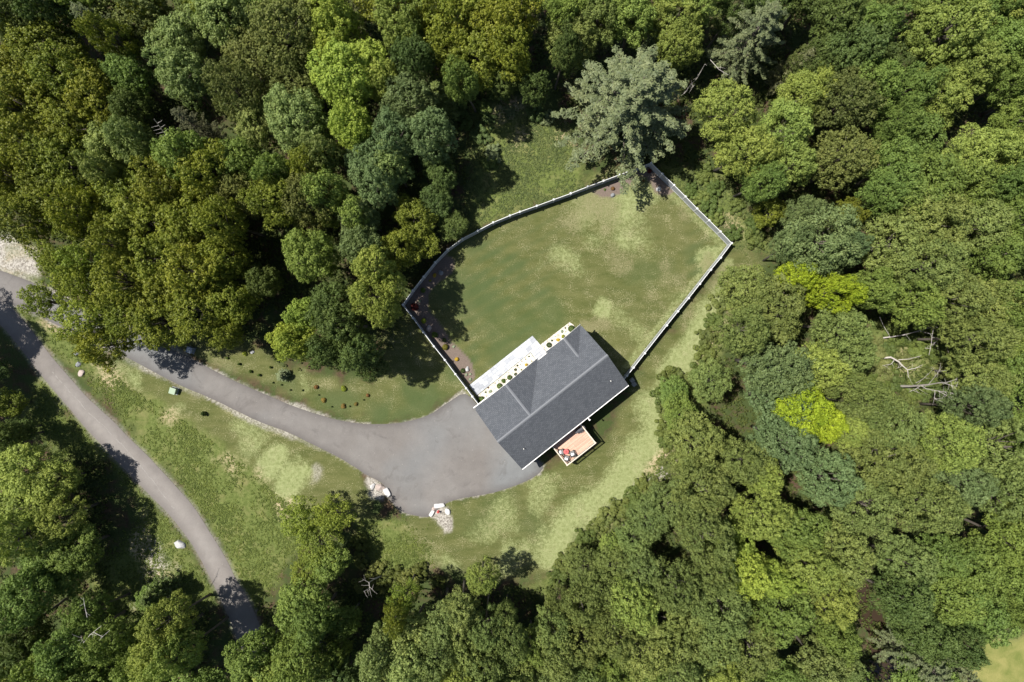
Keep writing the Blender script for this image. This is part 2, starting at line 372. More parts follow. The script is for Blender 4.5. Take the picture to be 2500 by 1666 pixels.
meadow_polys = [VP([(40,700),(150,755),(300,850),(430,930),(560,1020),(640,1090),(760,1160),(700,1220),(640,1330),(590,1400),(560,1370),(500,1230),(430,1130),(330,1020),(200,870),(100,790),(40,730)]),
    VP([(100,870),(200,1000),(330,1130),(430,1260),(490,1370),(420,1440),(250,1420),(210,1300),(330,1200),(250,1040),(150,1060),(60,960)]),
    VP([(1080,240),(1200,230),(1300,290),(1340,420),(1430,400),(1200,480),(1090,520),(1040,580),(1090,400),(1060,280)]),
    VP([(1530,395),(1640,400),(1710,450),(1780,590),(1690,568)]),
    VP([(2010,730),(2140,750),(2190,850),(2100,930),(2000,830)]),
    VP([(-200,520),(60,540),(120,600),(90,650),(0,620),(-200,560)]),
    VP([(820,1180),(960,1200),(1000,1300),(900,1340),(830,1260)]),
    VP([(1560,860),(1640,740),(1700,700),(1640,900),(1560,1000),(1530,1100),(1360,1260),(1260,1370),(1200,1350),(1440,1140),(1530,950)])]
field = VP([(2235,1475),(2420,1445),(2700,1900),(2150,1900)])
gravel_top = VP([(-200,530),(20,540),(70,560),(110,600),(95,645),(0,622),(-200,560)])
riprap = WP([(1060,1236),(1092,1240),(1102,1270),(1104,1300),(1085,1302),(1062,1272),(1055,1262)])
riprap2 = WP([(893,1160),(925,1180),(950,1200),(935,1222),(905,1215),(896,1190)])
bed_w = WP(Z(850,650,4.48,[(600,425),(830,110),(1050,-130),(1160,-80),(1160,20),(1130,80),(1000,170),(930,235),(880,310),(880,480),(960,580),(1060,720),(1120,820),(1220,910),(1310,1000),(1365,1090),(1388,1220),(1320,1305),(1100,1060)]))
bed_n = WP(Z(1350,400,3.92,[(380,262),(470,322),(545,335),(640,290),(740,200),(830,110),(900,120),(960,250),(1040,300),(1120,300),(1180,260),(940,10)]))

# ------------------------------------------------------------------ ground: one sheet cut into forest floor, meadow and lawn
def ground():
    def axis(half, fine):
        a = list(np.arange(-half, half+.001, fine)); st = fine; x = half
        while x < 700: st *= 1.45; x += st; a.append(x); a.insert(0, -x)
        return np.array(a)
    gx = axis(76, .3); gy = axis(52, .3); X, Y = np.meshgrid(gx, gy, indexing='ij')
    n1 = VN(1); n2 = VN(2); n3 = VN(3)
    w = (n1(X, Y, .35, 4)-.5)*2.6; w2 = (n2(X, Y, 1.1, 3)-.5)*1.0
    lawn = sm(sdist(fence_ground, X, Y), -.3, .3)
    for p in (lawn_east, lawn_west, lawn_south): lawn = np.maximum(lawn, sm(sdist(p, X, Y)+w+w2, -.9, 1.0))
    fl = sm(sdist(field, X, Y)+w, -.6, .8); lawn = np.maximum(lawn, fl)
    mead = np.zeros_like(X)
    for p in meadow_polys: mead = np.maximum(mead, sm(sdist(p, X, Y)+w*1.3+w2, -1.2, 1.2))
    grav = sm(sdist(gravel_top, X, Y)+w*.6, -.5, 1)*(.55+.45*sm(n3(X, Y, .5), .3, .6))
    for p in (riprap, riprap2): grav = np.maximum(grav, sm(sdist(p, X, Y)+w2*.8, -.25, .3))
    dd = -sdist(WP(drive_poly), X, Y)
    strip = (.12+.55*sm(n2(X, Y, .15, 3), .35, .7)) * np.where(X < -22, 1.0, .38)
    edge = 1-sm(dd+w2*.5, strip*.6, strip*1.3); edge = np.where(X > 6, edge*0, edge); edge = np.where(sdist(fence_ground, X, Y) > -.2, 0, edge)
    grav = np.maximum(grav, edge*(.35+.4*sm(n1(X, Y, .25, 3), .4, .6)))
    dr = -sdist(WP(road_poly), X, Y); grav = np.maximum(grav, (1-sm(dr+w2*.5, .1, .5))*.35)
    WX = X+(n1(X+31, Y, .13, 4)-.5)*9; WY = Y+(n2(X, Y+17, .13, 4)-.5)*9
    def blob(lst):
        r = np.zeros_like(X)
        for x, y, rad, s in lst:
            cx, cy = V(x, y); rm = rad*K/PPM; d = np.hypot(WX-cx, WY-cy); r = np.maximum(r, s*(1-sm(d+w*.6, rm*.25, rm*1.2)))
        return r
    grav = np.maximum(grav, blob([(370,1270,34,.75),(330,1330,40,.55),(380,1330,30,.7),(300,1380,26,.4),(700,1100,16,.5),(1515,1068,14,.9),(1500,1085,12,.8),(395,1110,12,.5)]))
    mulch = np.maximum(sm(sdist(bed_w, X, Y)+w2*.35, -.12, .12), sm(sdist(bed_n, X, Y)+w2*.5, -.2, .2)) * sm(sdist(fence_ground, X, Y), -.1, .1)
    dry = blob([(1400,480,95,.7),(1480,510,85,.85),(1500,570,50,.6),(1330,610,60,.55),(1260,620,40,.5),
        (1240,1160,60,.6),(1130,1210,60,.5),(1250,1270,60,.6),(1180,1300,50,.6),(620,1080,45,1),(660,1110,40,.9),(560,1010,50,.5),(500,1050,30,.6),
        (300,850,40,.6),(420,920,40,.5),(1640,620,30,.6),(1560,720,40,.5),(1430,770,60,.4),(1170,265,45,.9),(1290,310,40,1),(1200,330,30,.5),(1270,290,30,1),(1690,520,36,.8),(1720,560,36,.8),(110,740,40,.9),
        (240,850,35,.8),(330,1230,50,.7),(360,1330,60,.9),(1000,1290,50,.6),(2090,840,50,.3),(2280,1520,120,.8),(450,830,34,.7),(520,830,26,.5),(700,860,30,.5),(1400,740,30,.9),(30,590,60,.8)])
    fe = sdist(fence_ground, X, Y); seg = (X > 10) & (Y > -6)
    strp = VP([(1650,660),(1690,690),(1625,800),(1580,900),(1560,980),(1510,1060),(1440,1150),(1350,1220),(1280,1330),(1220,1310),(1320,1170),(1430,1040),(1500,930),(1550,810),(1600,720)])
    dry = np.maximum(dry, sm(sdist(strp, WX*.5+X*.5, WY*.5+Y*.5)+w, -2.0, 1.6)*1.0)
    tanw = sm(n3(X+3, Y, .16, 5), .42, .60)*.75+.15
    dry = dry*np.where(fe_in := (sdist(fence_ground, X, Y) > 0), .45+.75*sm(n1(X+9, Y, .14, 4), .38, .62), .92+.25*sm(n1(X+9, Y, .2, 4), .35, .65))
    dry = np.where(seg, np.maximum(dry, .5*(1-sm(np.abs(fe-.5)+w2*.4, .2, .9))), dry)
    lush = blob([(1090,720,80,1),(1180,790,80,1),(1160,640,60,.8),(1060,820,60,.8),(1250,720,60,.7),(1100,600,50,.6),(1500,640,60,.5),(1620,600,40,.7),(1620,640,40,.6),(900,940,60,1),(760,920,60,.9),(980,900,60,1),(660,880,40,.6),(1130,1170,60,.4),(1220,1230,60,.4)])
    # mown stripes, broad and faint
    u = X*math.cos(math.radians(30))+Y*math.sin(math.radians(30)); v = -X*math.sin(math.radians(30))+Y*math.cos(math.radians(30))
    lush = np.clip(lush + .35*np.sin(v*2*math.pi/1.6)*sm(n1(X, Y, .09, 2), .35, .6)*(fe > 0), 0, 1)
    lush = np.where(fl > .5, 0, lush)
    tan = blob([(1400,480,90,.6),(1330,560,70,.7),(1250,640,45,.6),(1300,620,55,.8),(1560,640,70,.6),(1480,720,70,.7),(1400,740,60,.8),(1540,760,60,.6),(1440,620,70,.5),(1600,520,50,.5),(1620,640,50,.6),(1350,760,30,.9),(1200,600,50,.35),(1120,690,50,.25),(1500,440,60,.4),(1160,1190,60,.5),(1240,1290,50,.5),(480,890,60,.4),(700,1050,50,.5),(520,830,50,.5),(1560,1000,30,.4)])
    Zh = np.zeros_like(X)
    nx, ny = X.shape; idx = np.arange(nx*ny).reshape(nx, ny)
    q = np.stack([idx[:-1, :-1], idx[1:, :-1], idx[1:, 1:], idx[:-1, 1:]], -1).reshape(-1, 4)
    P = np.stack([X, Y, Zh], -1).reshape(-1, 3)
    A = np.stack([lawn, mead, grav, fl], -1).reshape(-1, 4); Bm = np.stack([mulch, dry, lush, tan*tanw*1.15], -1).reshape(-1, 4)
    lc = lawn.reshape(-1)[q].mean(1); mc = mead.reshape(-1)[q].mean(1); uc = mulch.reshape(-1)[q].mean(1); gc = grav.reshape(-1)[q].mean(1)
    cls = np.where(uc > .5, 3, np.where(lc > .5, 2, np.where(mc > .5, 1, 0)))
    for k, nm in ((0, 'forest_floor'), (1, 'meadow'), (2, 'lawn'), (3, 'garden_soil')):
        qq = q[cls == k]; used, inv = np.unique(qq, return_inverse=True); inv = inv.reshape(-1, 4)
        me = bpy.data.meshes.new(nm); me.vertices.add(len(used)); me.vertices.foreach_set('co', P[used].ravel())
        me.loops.add(inv.size); me.loops.foreach_set('vertex_index', inv.ravel().astype(np.int32))
        me.polygons.add(len(inv)); me.polygons.foreach_set('loop_start', np.arange(0, inv.size, 4, dtype=np.int32))
        me.update(calc_edges=True)
        for an, arr in (('mask_a', A), ('mask_b', Bm)):
            at = me.color_attributes.new(an, 'FLOAT_COLOR', 'POINT'); at.data.foreach_set('color', arr[used].ravel().astype(np.float32))
        me.materials.append(M['ground'])
        tag(link_mesh(nm, me), kind='structure')
    return
ground()

def smooth_line(pts, n=1, jit=0.0, seed=0):
    p = [np.array(a, float) for a in pts]
    for _ in range(n):
        q = [p[0]]
        for a, b in zip(p[:-1], p[1:]): q += [a*.75+b*.25, a*.25+b*.75]
        q.append(p[-1]); p = q
    r = random.Random(seed)
    return [(a[0]+r.uniform(-jit, jit), a[1]+r.uniform(-jit, jit)) for a in p]
def lane_sheet(name, mat, poly, z, tracks=None):
    """asphalt sheet on a fine grid clipped to its outline"""
    import bmesh
    W = poly; bm = bmesh.new()
    vs = [bm.verts.new((x, y, z)) for x, y in W]; bm.faces.new(vs)
    bmesh.ops.triangulate(bm, faces=bm.faces[:])
    xs = [p[0] for p in W]; ys = [p[1] for p in W]; st = .8
    for ax, lo, hi in ((0, min(xs), max(xs)), (1, min(ys), max(ys))):
        t = math.floor(lo)+st
        while t < hi:
            co = (t, 0, 0) if ax == 0 else (0, t, 0); no = (1, 0, 0) if ax == 0 else (0, 1, 0)
            bmesh.ops.bisect_plane(bm, geom=bm.verts[:]+bm.edges[:]+bm.faces[:], plane_co=co, plane_no=no, dist=1e-5); t += st
    bmesh.ops.recalc_face_normals(bm, faces=bm.faces[:])
    me = bpy.data.meshes.new(name); bm.to_mesh(me); bm.free()
    if me.polygons[0].normal.z < 0: me.flip_normals()
    n = len(me.vertices); c = np.empty(n*3); me.vertices.foreach_get('co', c); c = c.reshape(-1, 3)
    d = np.abs(sdist(W, c[:, 0], c[:, 1])); inner = np.clip(d/.9, 0, 1)
    a = me.attributes.new('inner', 'FLOAT', 'POINT'); a.data.foreach_set('value', inner.astype(np.float32))
    tr = np.zeros(n)
    if tracks is not None:
        T = np.array(tracks, float); dm = np.full(n, 1e9)
        for i in range(len(T)-1):
            x0, y0 = T[i]; ex, ey = T[i+1]-T[i]; t = np.clip(((c[:, 0]-x0)*ex+(c[:, 1]-y0)*ey)/(ex*ex+ey*ey), 0, 1)
            dm = np.minimum(dm, np.hypot(c[:, 0]-x0-t*ex, c[:, 1]-y0-t*ey))
        tr = np.exp(-(dm/.55)**2)*.8
    a = me.attributes.new('track', 'FLOAT', 'POINT'); a.data.foreach_set('value', tr.astype(np.float32))
    me.materials.append(mat); return tag(link_mesh(name, me), kind='structure')
dp = smooth_line(WP(drive_poly), 1, .03, 1); lane_sheet('driveway', M['asphalt'], dp, .035)
rr = smooth_line(WP(road_r), 1, .03, 2); rl = smooth_line(WP(road_l), 1, .03, 3)
mid = [((a[0]+b[0])/2, (a[1]+b[1])/2) for a, b in zip(WP(road_r[3:22]), [WP(road_l)[min(i, len(road_l)-1)] for i in range(3, 22)])]
lane_sheet('road', M['road'], rr+rl[::-1], .028, WP([(128,922),(190,998),(250,1052),(330,1128),(400,1200),(445,1250),(490,1320),(520,1372),(548,1430)]))
# faint pale seam line worn along the middle of the road
def ribbon(name, pts, w, z, mat, seed=5):
    r = random.Random(seed); P = smooth_line(pts, 2); mb = MB()
    for a, b in zip(P[:-1], P[1:]):
        if r.random() < .08: continue
        a = np.array(a); b = np.array(b); d = b-a; L = np.linalg.norm(d)
        if L < 1e-6: continue
        d /= L; n = np.array((-d[1], d[0]))*w*r.uniform(.3, 1)*.5; o = np.array((-d[1], d[0]))*r.uniform(-.06, .06)
        mb.add([(*(a+n+o), z), (*(a-n+o), z), (*(b-n+o), z), (*(b+n+o), z)], [(0, 1, 2, 3)])
    return tag(mb.build(name, mat), kind='structure')
M['seam'] = simple('worn_seam', (.215, .200, .188), .9, .3, 3)
ribbon('road_seam', WP(Z(0,640,3.76,[(480,1010),(560,1100),(640,1190),(720,1270),(800,1370)])+Z(0,1000,3.76,[(900,100),(1050,250),(1200,410),(1330,560),(1480,760),(1600,910)])), .14, .034, M['seam'])

# patio, pebble beds
pz = lambda pts: WP(Z(1130,760,6.533,pts))
tag(MB().prism(pz([(100,1185),(225,1345),(1080,655),(1180,790),(1345,665),(1110,393)]), 0, .07).build('patio', M['paver']), kind='structure')
tag(MB().prism(pz([(232,1352),(1078,664),(1176,795),(1100,870),(700,1230),(450,1420),(330,1480)]), 0, .04).build('pebble_bed', M['pebble']), kind='structure')
tag(MB().prism(pz([(1238,535),(1700,178),(1760,215),(1800,270),(1700,420),(1480,560),(1340,655)]), 0, .04).build('pebble_bed', M['pebble']), kind='structure')
tag(MB().prism(WP([(2085,1425),(2115,1428),(2140,1490),(2175,1515),(2235,1518),(2235,1560),(2200,1590),(2180,1640),(2190,1720),(2000,1720),(1940,1640),(1950,1600),(2010,1600),(2060,1640),(2120,1620),(2130,1560),(2080,1490),(2066,1455)]), 0, .02).build('stream', M['water']), kind='structure')

# ------------------------------------------------------------------ labels that single out one of many
ORD = ['', 'second', 'third', 'fourth', 'fifth', 'sixth', 'seventh', 'eighth', 'ninth', 'tenth', 'eleventh', 'twelfth', 'thirteenth', 'fourteenth', 'fifteenth']
NUM = {2:'two',3:'three',4:'four',5:'five',6:'six',7:'seven',8:'eight',9:'nine',10:'ten',11:'eleven',12:'twelve',13:'thirteen',14:'fourteen',15:'fifteen'}
def pl(s): return s[:-1]+'ies' if s.endswith('y') else (s+'es' if s.endswith('sh') else s+'s')
pending = []
def want_label(o, adj, noun, where, x, y): pending.append((o, adj, noun, where, x, y))
def settle_labels():
    g = {}
    for p in pending: g.setdefault((p[1], p[2], p[3]), []).append(p)
    for (adj, noun, where), L in g.items():
        if len(L) == 1: L[0][0]['label'] = f'{adj} {noun} {where}'; continue
        ex = max(p[4] for p in L)-min(p[4] for p in L); ey = max(p[5] for p in L)-min(p[5] for p in L)
        hor = ex >= ey*.8; L.sort(key=lambda p: p[4] if hor else p[5]); n = len(L)
        for i, p in enumerate(L):
            if n == 2: o = ('left' if i == 0 else 'right') if hor else ('upper' if i == 0 else 'lower')
            elif i == 0: o = 'leftmost' if hor else 'topmost'
            elif i == n-1: o = 'rightmost' if hor else 'lowest'
            else: o = f"{ORD[i] if i < len(ORD) else str(i+1)+'th'} from {'left' if hor else 'top'}"
            p[0]['label'] = f"{o} of the {adj} {pl(noun)} {where}"

# ------------------------------------------------------------------ house
HR = math.radians(38.3); HC = (5.04, -7.15)
def loc2w(u, v): return (HC[0]+u*math.cos(HR)-v*math.sin(HR), HC[1]+u*math.sin(HR)+v*math.cos(HR))
def house():
    r = tag(empty('house', (HC[0], HC[1], 0), HR), 'raised ranch house with grey shingled roof and two front gables', 'house')
    E, RZ, OV = 5.0, 7.95, .42      # eave height, ridge height, overhang
    U, Vv = 8.7, 4.97; wu, wv = U-.3, Vv-OV
    # walls with gable ends
    w = MB()
    w.prism([(-wu,-wv),(wu,-wv),(wu,wv),(-wu,wv)], 0, E-.02)
    top = E-.02+wv*.58
    for s in (-1, 1):
        x = s*wu; x2 = s*(wu-.2)
        w.add([(x,-wv,E-.02),(x,wv,E-.02),(x,0,top),(x2,-wv,E-.02),(x2,wv,E-.02),(x2,0,top)], [(0,1,2),(5,4,3),(0,2,5,3),(1,4,5,2)])
    for u0, u1, um, pz_ in ((-8.4, 1.5, -3.48, 2.75), (3.1, 8.4, 5.8, 1.5)):
        w.add([(u0,wv+.12,0),(u1,wv+.12,0),(u1,wv+.12,E),(um,wv+.12,E+pz_),(u0,wv+.12,E),(u0,wv-.3,0),(u1,wv-.3,0),(u1,wv-.3,E),(um,wv-.3,E+pz_),(u0,wv-.3,E)],
              [(4,3,2,1,0),(5,6,7,8,9),(0,1,6,5),(1,2,7,6),(2,3,8,7),(3,4,9,8),(4,0,5,9)])
    w.build('wall', M['siding'], r)
    # main roof: two slopes with thickness
    T = .16
    def slab(mb, pts, t=T):
        n = len(pts); vs = [tuple(p) for p in pts]+[(p[0], p[1], p[2]-t) for p in pts]
        mb.add(vs, [tuple(range(n)), tuple(range(2*n-1, n-1, -1))]+[(i, n+i, n+(i+1) % n, (i+1) % n) for i in range(n)])
    m = MB(); slab(m, [(-U,-Vv,E),(U,-Vv,E),(U,0,RZ),(-U,0,RZ)]); 
    k = (RZ-E)/Vv
    vf = 4.72
    slab(m, [(U-.01,0,RZ),(U-.01,vf,RZ-k*vf),(-U+.01,vf,RZ-k*vf),(-U+.01,0,RZ)][::1])
    rf = m.build('roof', M['shingle'], r)
    # the cross gables
    for (u0, u1, h, vfr) in ((-8.7, 1.73, 2.93, 4.99), (2.9, 8.72, 1.74, 4.97)):
        um = (u0+u1)/2; g = MB()
        vap = (RZ-E-h)/k        # where the cross ridge meets the main slope
        vap = max(vap, .02)
        for ue in (u0, u1):
            lift = .012
            slab(g, [(ue,vfr,E+lift),(um,vfr,E+h+lift),(um,vap,E+h+lift),(ue,4.97,E+lift)] if ue == u0 else [(um,vfr,E+h+lift),(ue,vfr,E+lift),(ue,4.97,E+lift),(um,vap,E+h+lift)], .14)
        o = g.build('roof', M['shingle_cross'], r)
        o['label'] = 'wide cross gable roof over the left half' if u0 < 0 else 'small cross gable roof near the right end'
        c = MB(); c.add([(um-.16,vfr+.01,E+h-.06),(um,vfr+.01,E+h+.035),(um+.16,vfr+.01,E+h-.06),(um-.16,vap-.15,E+h-.06),(um,vap-.15,E+h+.035),(um+.16,vap-.15,E+h-.06)], [(1,0,3,4),(2,1,4,5),(0,1,2),(5,4,3)])
        c.build('ridge_cap', M['ridge'], o)
        t = MB()
        for ue in (u0, u1):
            a, b = (ue, E), (um, E+h)
            t.add([(a[0],vfr+.004,a[1]-.15),(b[0],vfr+.004,b[1]-.15),(b[0],vfr+.004,b[1]+.0),(a[0],vfr+.004,a[1]+.0),(a[0],vfr+.035,a[1]-.15),(b[0],vfr+.035,b[1]-.15),(b[0],vfr+.035,b[1]+.0),(a[0],vfr+.035,a[1]+.0)],
                  [(0,1,2,3),(7,6,5,4),(3,2,6,7),(0,4,5,1),(0,3,7,4),(1,5,6,2)])
        t.build('rake_board', M['trim'], o)
    c = MB(); c.add([(-U-.02,-.17,RZ-.07),(-U-.02,0,RZ+.04),(-U-.02,.17,RZ-.07),(U+.02,-.17,RZ-.07),(U+.02,0,RZ+.04),(U+.02,.17,RZ-.07)], [(0,1,4,3),(1,2,5,4),(0,2,1),(3,4,5)])
    c.build('ridge_cap', M['ridge'], rf)
    for s, nm in ((-1, 'rake_board'), (1, 'rake_board')):
        t = MB(); x0, x1 = (s*(U-.05), s*(U-.012)); x0, x1 = min(x0, x1), max(x0, x1)
        for sv in (-1, 1):
            vv = Vv if sv < 0 else vf
            t.add([(x0,sv*vv,RZ-k*vv-.34),(x1,sv*vv,RZ-k*vv-.34),(x1,sv*vv,RZ-k*vv-.17),(x0,sv*vv,RZ-k*vv-.17),(x0,0,RZ-.34),(x1,0,RZ-.34),(x1,0,RZ-.17),(x0,0,RZ-.17)],
                  [(0,1,5,4),(1,2,6,5),(2,3,7,6),(3,0,4,7),(0,3,2,1),(4,5,6,7)])
        t.build(nm, M['trim'], rf)
    # gutters and fascia
    MB().box(-U, U, -Vv-.11, -Vv-.005, E-.16, E-.03).build('gutter', M['trim'], r)
    MB().box(1.75, 2.88, vf+.005, vf+.10, E-.02, E+.10).build('gutter', M['trim'], r)
    MB().box(-U-.05, -4.9, 5.0, 5.10, E-.16, E-.04).build('gutter', M['trim'], r)
    # vent pipes on the rear slope
    for px, py in ((1278.6, 1096), (1491, 930.6)):
        x, y = S(px, py, 6.5); dx, dy = x-HC[0], y-HC[1]; u = dx*math.cos(HR)+dy*math.sin(HR); v = -dx*math.sin(HR)+dy*math.cos(HR)
        z = RZ-k*abs(v); p = MB().tube([(u,v,z-.1),(u,v,z+.45)], .055, 10).build('vent_pipe', M['trim'], rf)
        MB().lathe([(.14, z-.05), (.10, z+.07), (.058, z+.1)], u, v, 10).build('flashing', M['darkmetal'], p)
    # small white gutter bracket with a squared end under the rear eave
    x, y = S(1436, 1021.7, 5); dx, dy = x-HC[0], y-HC[1]; u = dx*math.cos(HR)+dy*math.sin(HR); 
    b = MB().box(u-.05, u+.05, -Vv-.38, -Vv-.1, E-.12, E-.04); b.box(u-.09, u+.12, -Vv-.5, -Vv-.34, E-.16, E-.02); b.build('eave_bracket', M['trim'], r)
    # windows, doors, garage doors on the walls
    def opening(name, face, c, wd, z0, ht, mat, frame=True):
        d = .05
        def bx(mb, a0, a1, zz0, zz1, o0, o1):
            if face == 'S': mb.box(a0, a1, -wv-o1, -wv-o0, zz0, zz1)
            elif face == 'N': mb.box(a0, a1, wv+.12+o0, wv+.12+o1, zz0, zz1)
            elif face == 'W': mb.box(-wu-o1, -wu-o0, a0, a1, zz0, zz1)
            else: mb.box(wu+o0, wu+o1, a0, a1, zz0, zz1)
        p = MB(); bx(p, c-wd/2, c+wd/2, z0, z0+ht, .003, .04); o = p.build(name, mat, r)
        if frame:
            f = MB()
            for a0, a1, q0, q1 in ((c-wd/2-.09, c-wd/2, z0-.09, z0+ht+.09), (c+wd/2, c+wd/2+.09, z0-.09, z0+ht+.09), (c-wd/2, c+wd/2, z0+ht, z0+ht+.09), (c-wd/2, c+wd/2, z0-.09, z0)): bx(f, a0, a1, q0, q1, .003, .07)
            if name == 'window': bx(f, c-wd/2, c+wd/2, z0+ht*.5-.03, z0+ht*.5+.03, .041, .065)
            f.build('frame', M['trim'], o)
        if name == 'garage_door':
            f = MB()
            for q in (1, 2, 3): bx(f, c-wd/2, c+wd/2, z0+ht*q/4-.015, z0+ht*q/4+.015, .041, .052)
            f.build('panel_seam', M['acgrey'], o)
        if name == 'door': f = MB(); bx(f, c+wd/2-.16, c+wd/2-.08, z0+.95, z0+1.08, .041, .1); f.build('handle', M['steel'], o)
    for c in (-7, -5.6, 3.2, 5.4, 7.2): opening('window', 'S', c, 1.0, 3.1, 1.25, M['glass'])
    for c in (-2.5, 3.2, 5.8): opening('window', 'S', c, 1.1, .9, 1.1, M['glass'])
    opening('patio_door', 'S', -1.2, 1.8, 2.42, 2.05, M['glass'])
    for c in (-6.4, -.4, 5.8): opening('window', 'N', c, 1.4, 3.0, 1.3, M['glass'])
    for c in (-6.4, -3.5, -.4, 5.8): opening('window', 'N', c, 1.1, .9, 1.0, M['glass'])
    for c in (-2.4, 1.3): opening('garage_door', 'W', c, 2.7, .06, 2.15, M['garage'])
    opening('window', 'W', 0, 1.2, 3.2, 1.2, M['glass']); opening('window', 'E', -2, 1.2, 3.2, 1.2, M['glass']); opening('window', 'E', 2, 1.2, 3.2, 1.2, M['glass'])
    # entry between the gables
    q = MB().box(1.85, 2.8, wv+.003, wv+.05, .07, 2.2); d = q.build('door', M['door'], r); MB().box(2.62, 2.7, wv+.051, wv+.1, 1.0, 1.12).build('handle', M['steel'], d)
    return r
house()

# deck on posts at the back
def deck():
    u0, u1, v0, v1, zf = -4.0, .85, -8.57, -4.60, 2.4
    r = tag(empty('deck', (HC[0], HC[1], 0), HR), 'raised reddish wood deck with pale rail behind the house', 'deck')
    MB().box(u0+.04, u1-.04, v0+.04, v1, zf-.04, zf).build('floor', M['planks'], r)
    j = MB()
    j.box(u0+.02, u1-.02, v0+.02, v0+.06, zf-.30, zf-.045); j.box(u0+.02, u0+.06, v0+.065, v1, zf-.30, zf-.045); j.box(u1-.06, u1-.02, v0+.065, v1, zf-.30, zf-.045)
    u = u0+.5
    while u < u1-.2: j.box(u, u+.045, v0+.065, v1, zf-.25, zf-.045); u += .45
    j.build('joist', M['railwood'], r)
    for (u, v) in ((u0+.1, v0+.1), ((u0+u1)/2, v0+.1), (u1-.1, v0+.1)): MB().box(u-.075, u+.075, v-.02, v+.13, 0, zf-.31).build('post', M['railwood'], r)
    def rail(a, b):
        cap = MB().bar(a, b, .15, zf+.94, zf+.98).build('rail_cap', M['railwood'], r)
        L = math.dist(a, b); dx, dy = (b[0]-a[0])/L, (b[1]-a[1])/L
        lo = MB().bar(a, b, .05, zf+.09, zf+.13); lo.bar(a, b, .045, zf+.86, zf+.935); lo.build('rail', M['railwood'], r)
        mb = MB(); t = .08
        while t < L-.05:
            x, y = a[0]+dx*t, a[1]+dy*t; mb.box(x-.012, x+.012, y-.012, y+.012, zf+.135, zf+.855); t += .125
        mb.build('baluster', M['darkmetal'], r)
        n = max(1, round(L/1.7))
        for i in range(n+1):
            x, y = a[0]+dx*L*i/n, a[1]+dy*L*i/n; MB().box(x-.045, x+.045, y-.045, y+.045, zf+.003, zf+.935).build('rail_post', M['railwood'], r)
    rail((u0+.08, v0+.155), (u0+.08, v1-.06)); rail((u0+.0, v0+.08), (u1-.0, v0+.08)); rail((u1-.08, v0+.155), (u1-.08, v1-.06))
deck()
ZF = 2.403
def lounge_chair(px, py, ang, label):
    x, y = S(px, py, 2.8); r = tag(empty('outdoor_chair', (x, y, ZF), ang), label, 'chair', 'wicker chairs on the deck')
    b = MB().box(-.33, .33, -.31, .31, .22, .36); b.build('seat', M['wicker'], r)
    bk = MB(); bk.add([(-.33,.24,.36),(.33,.24,.36),(.33,.34,.82),(-.33,.34,.82),(-.33,.31,.36),(.33,.31,.36),(.33,.41,.82),(-.33,.41,.82)], [(3,2,1,0),(4,5,6,7),(0,1,5,4),(1,2,6,5),(2,3,7,6),(3,0,4,7)]); bk.build('backrest', M['wicker'], r)
    for s in (-1, 1):
        a = MB().box(s*.33-.04, s*.33+.04, -.32, .30, .55, .60); a.box(s*.33-.035, s*.33+.035, -.32, -.26, 0, .549); a.box(s*.33-.035, s*.33+.035, .22, .28, 0, .549); a.build('armrest', M['wicker'], r)
    MB().box(-.28, .28, -.29, .22, .363, .46).build('cushion', M['cushion'], r)
    p = MB(); p.add([(-.24,-.08,.47),(.24,-.08,.47),(.24,.20,.50),(-.24,.20,.50),(-.20,-.02,.60),(.20,-.02,.60),(.20,.23,.72),(-.20,.23,.72)], [(3,2,1,0),(4,5,6,7),(0,1,5,4),(1,2,6,5),(2,3,7,6),(3,0,4,7)]); o = p.build('pillow', M['pillow'], r, True)
lounge_chair(1369.8, 1103.8, math.radians(100), 'wicker chair with white pillow left of the red deck table')
lounge_chair(1397, 1107.6, math.radians(205), 'wicker chair with white pillow right of the red deck table')
lounge_chair(1382.7, 1118.6, math.radians(168), 'wicker chair with white pillow in the lower deck corner')
x, y = S(1382.3, 1103.3, 2.9); t = tag(empty('side_table', (x, y, ZF)), 'round red drum table between the chairs on the deck', 'table')
MB().lathe([(.20, .0), (.27, .05), (.30, .25), (.27, .42)], seg=20).build('base', M['redcloth'], t, True)
MB().lathe([(.0, .425), (.34, .425), (.35, .45), (.33, .475), (.05, .48)], seg=24).build('tabletop', M['redcloth'], t)
MB().lathe([(.09, .482), (.11, .52), (.08, .56)], seg=12).build('handle', M['red'], t)
x, y = S(1416.2, 1049.7, 3.1); g = tag(empty('barbecue_grill', (x, y, ZF), HR+math.radians(-8)), 'black barbecue grill standing in the shaded inner deck corner', 'grill')
MB().box(-.42, .42, -.27, .27, .12, .82).build('cabinet', M['grill'], g)
hd = MB(); 
for i in range(6):
    a0, a1 = math.pi*i/6, math.pi*(i+1)/6
    hd.add([(-.40, math.cos(a0)*.29, .825+math.sin(a0)*.26), (.40, math.cos(a0)*.29, .825+math.sin(a0)*.26), (.40, math.cos(a1)*.29, .825+math.sin(a1)*.26), (-.40, math.cos(a1)*.29, .825+math.sin(a1)*.26)], [(0, 1, 2, 3)])
for sx in (-.40, .40): hd.add([(sx, math.cos(math.pi*i/6)*.29, .825+math.sin(math.pi*i/6)*.26) for i in range(7)], [tuple(range(7))])
lid = hd.build('lid', M['grillcover'], g); MB().tube([(-.28, -.33, .93), (.28, -.33, .93)], .018, 8).build('handle', M['steel'], lid)
for s in (-1, 1): MB().box(*(sorted((s*.425, s*.72))), -.22, .22, .78, .83).build('side_shelf', M['grillcover'], g)
for sx in (-.36, .36):
    for sy in (-.22, .22): MB().lathe([(.04, 0), (.05, .06), (.03, .118)], sx, sy, 8).build('wheel', M['grill'], g)

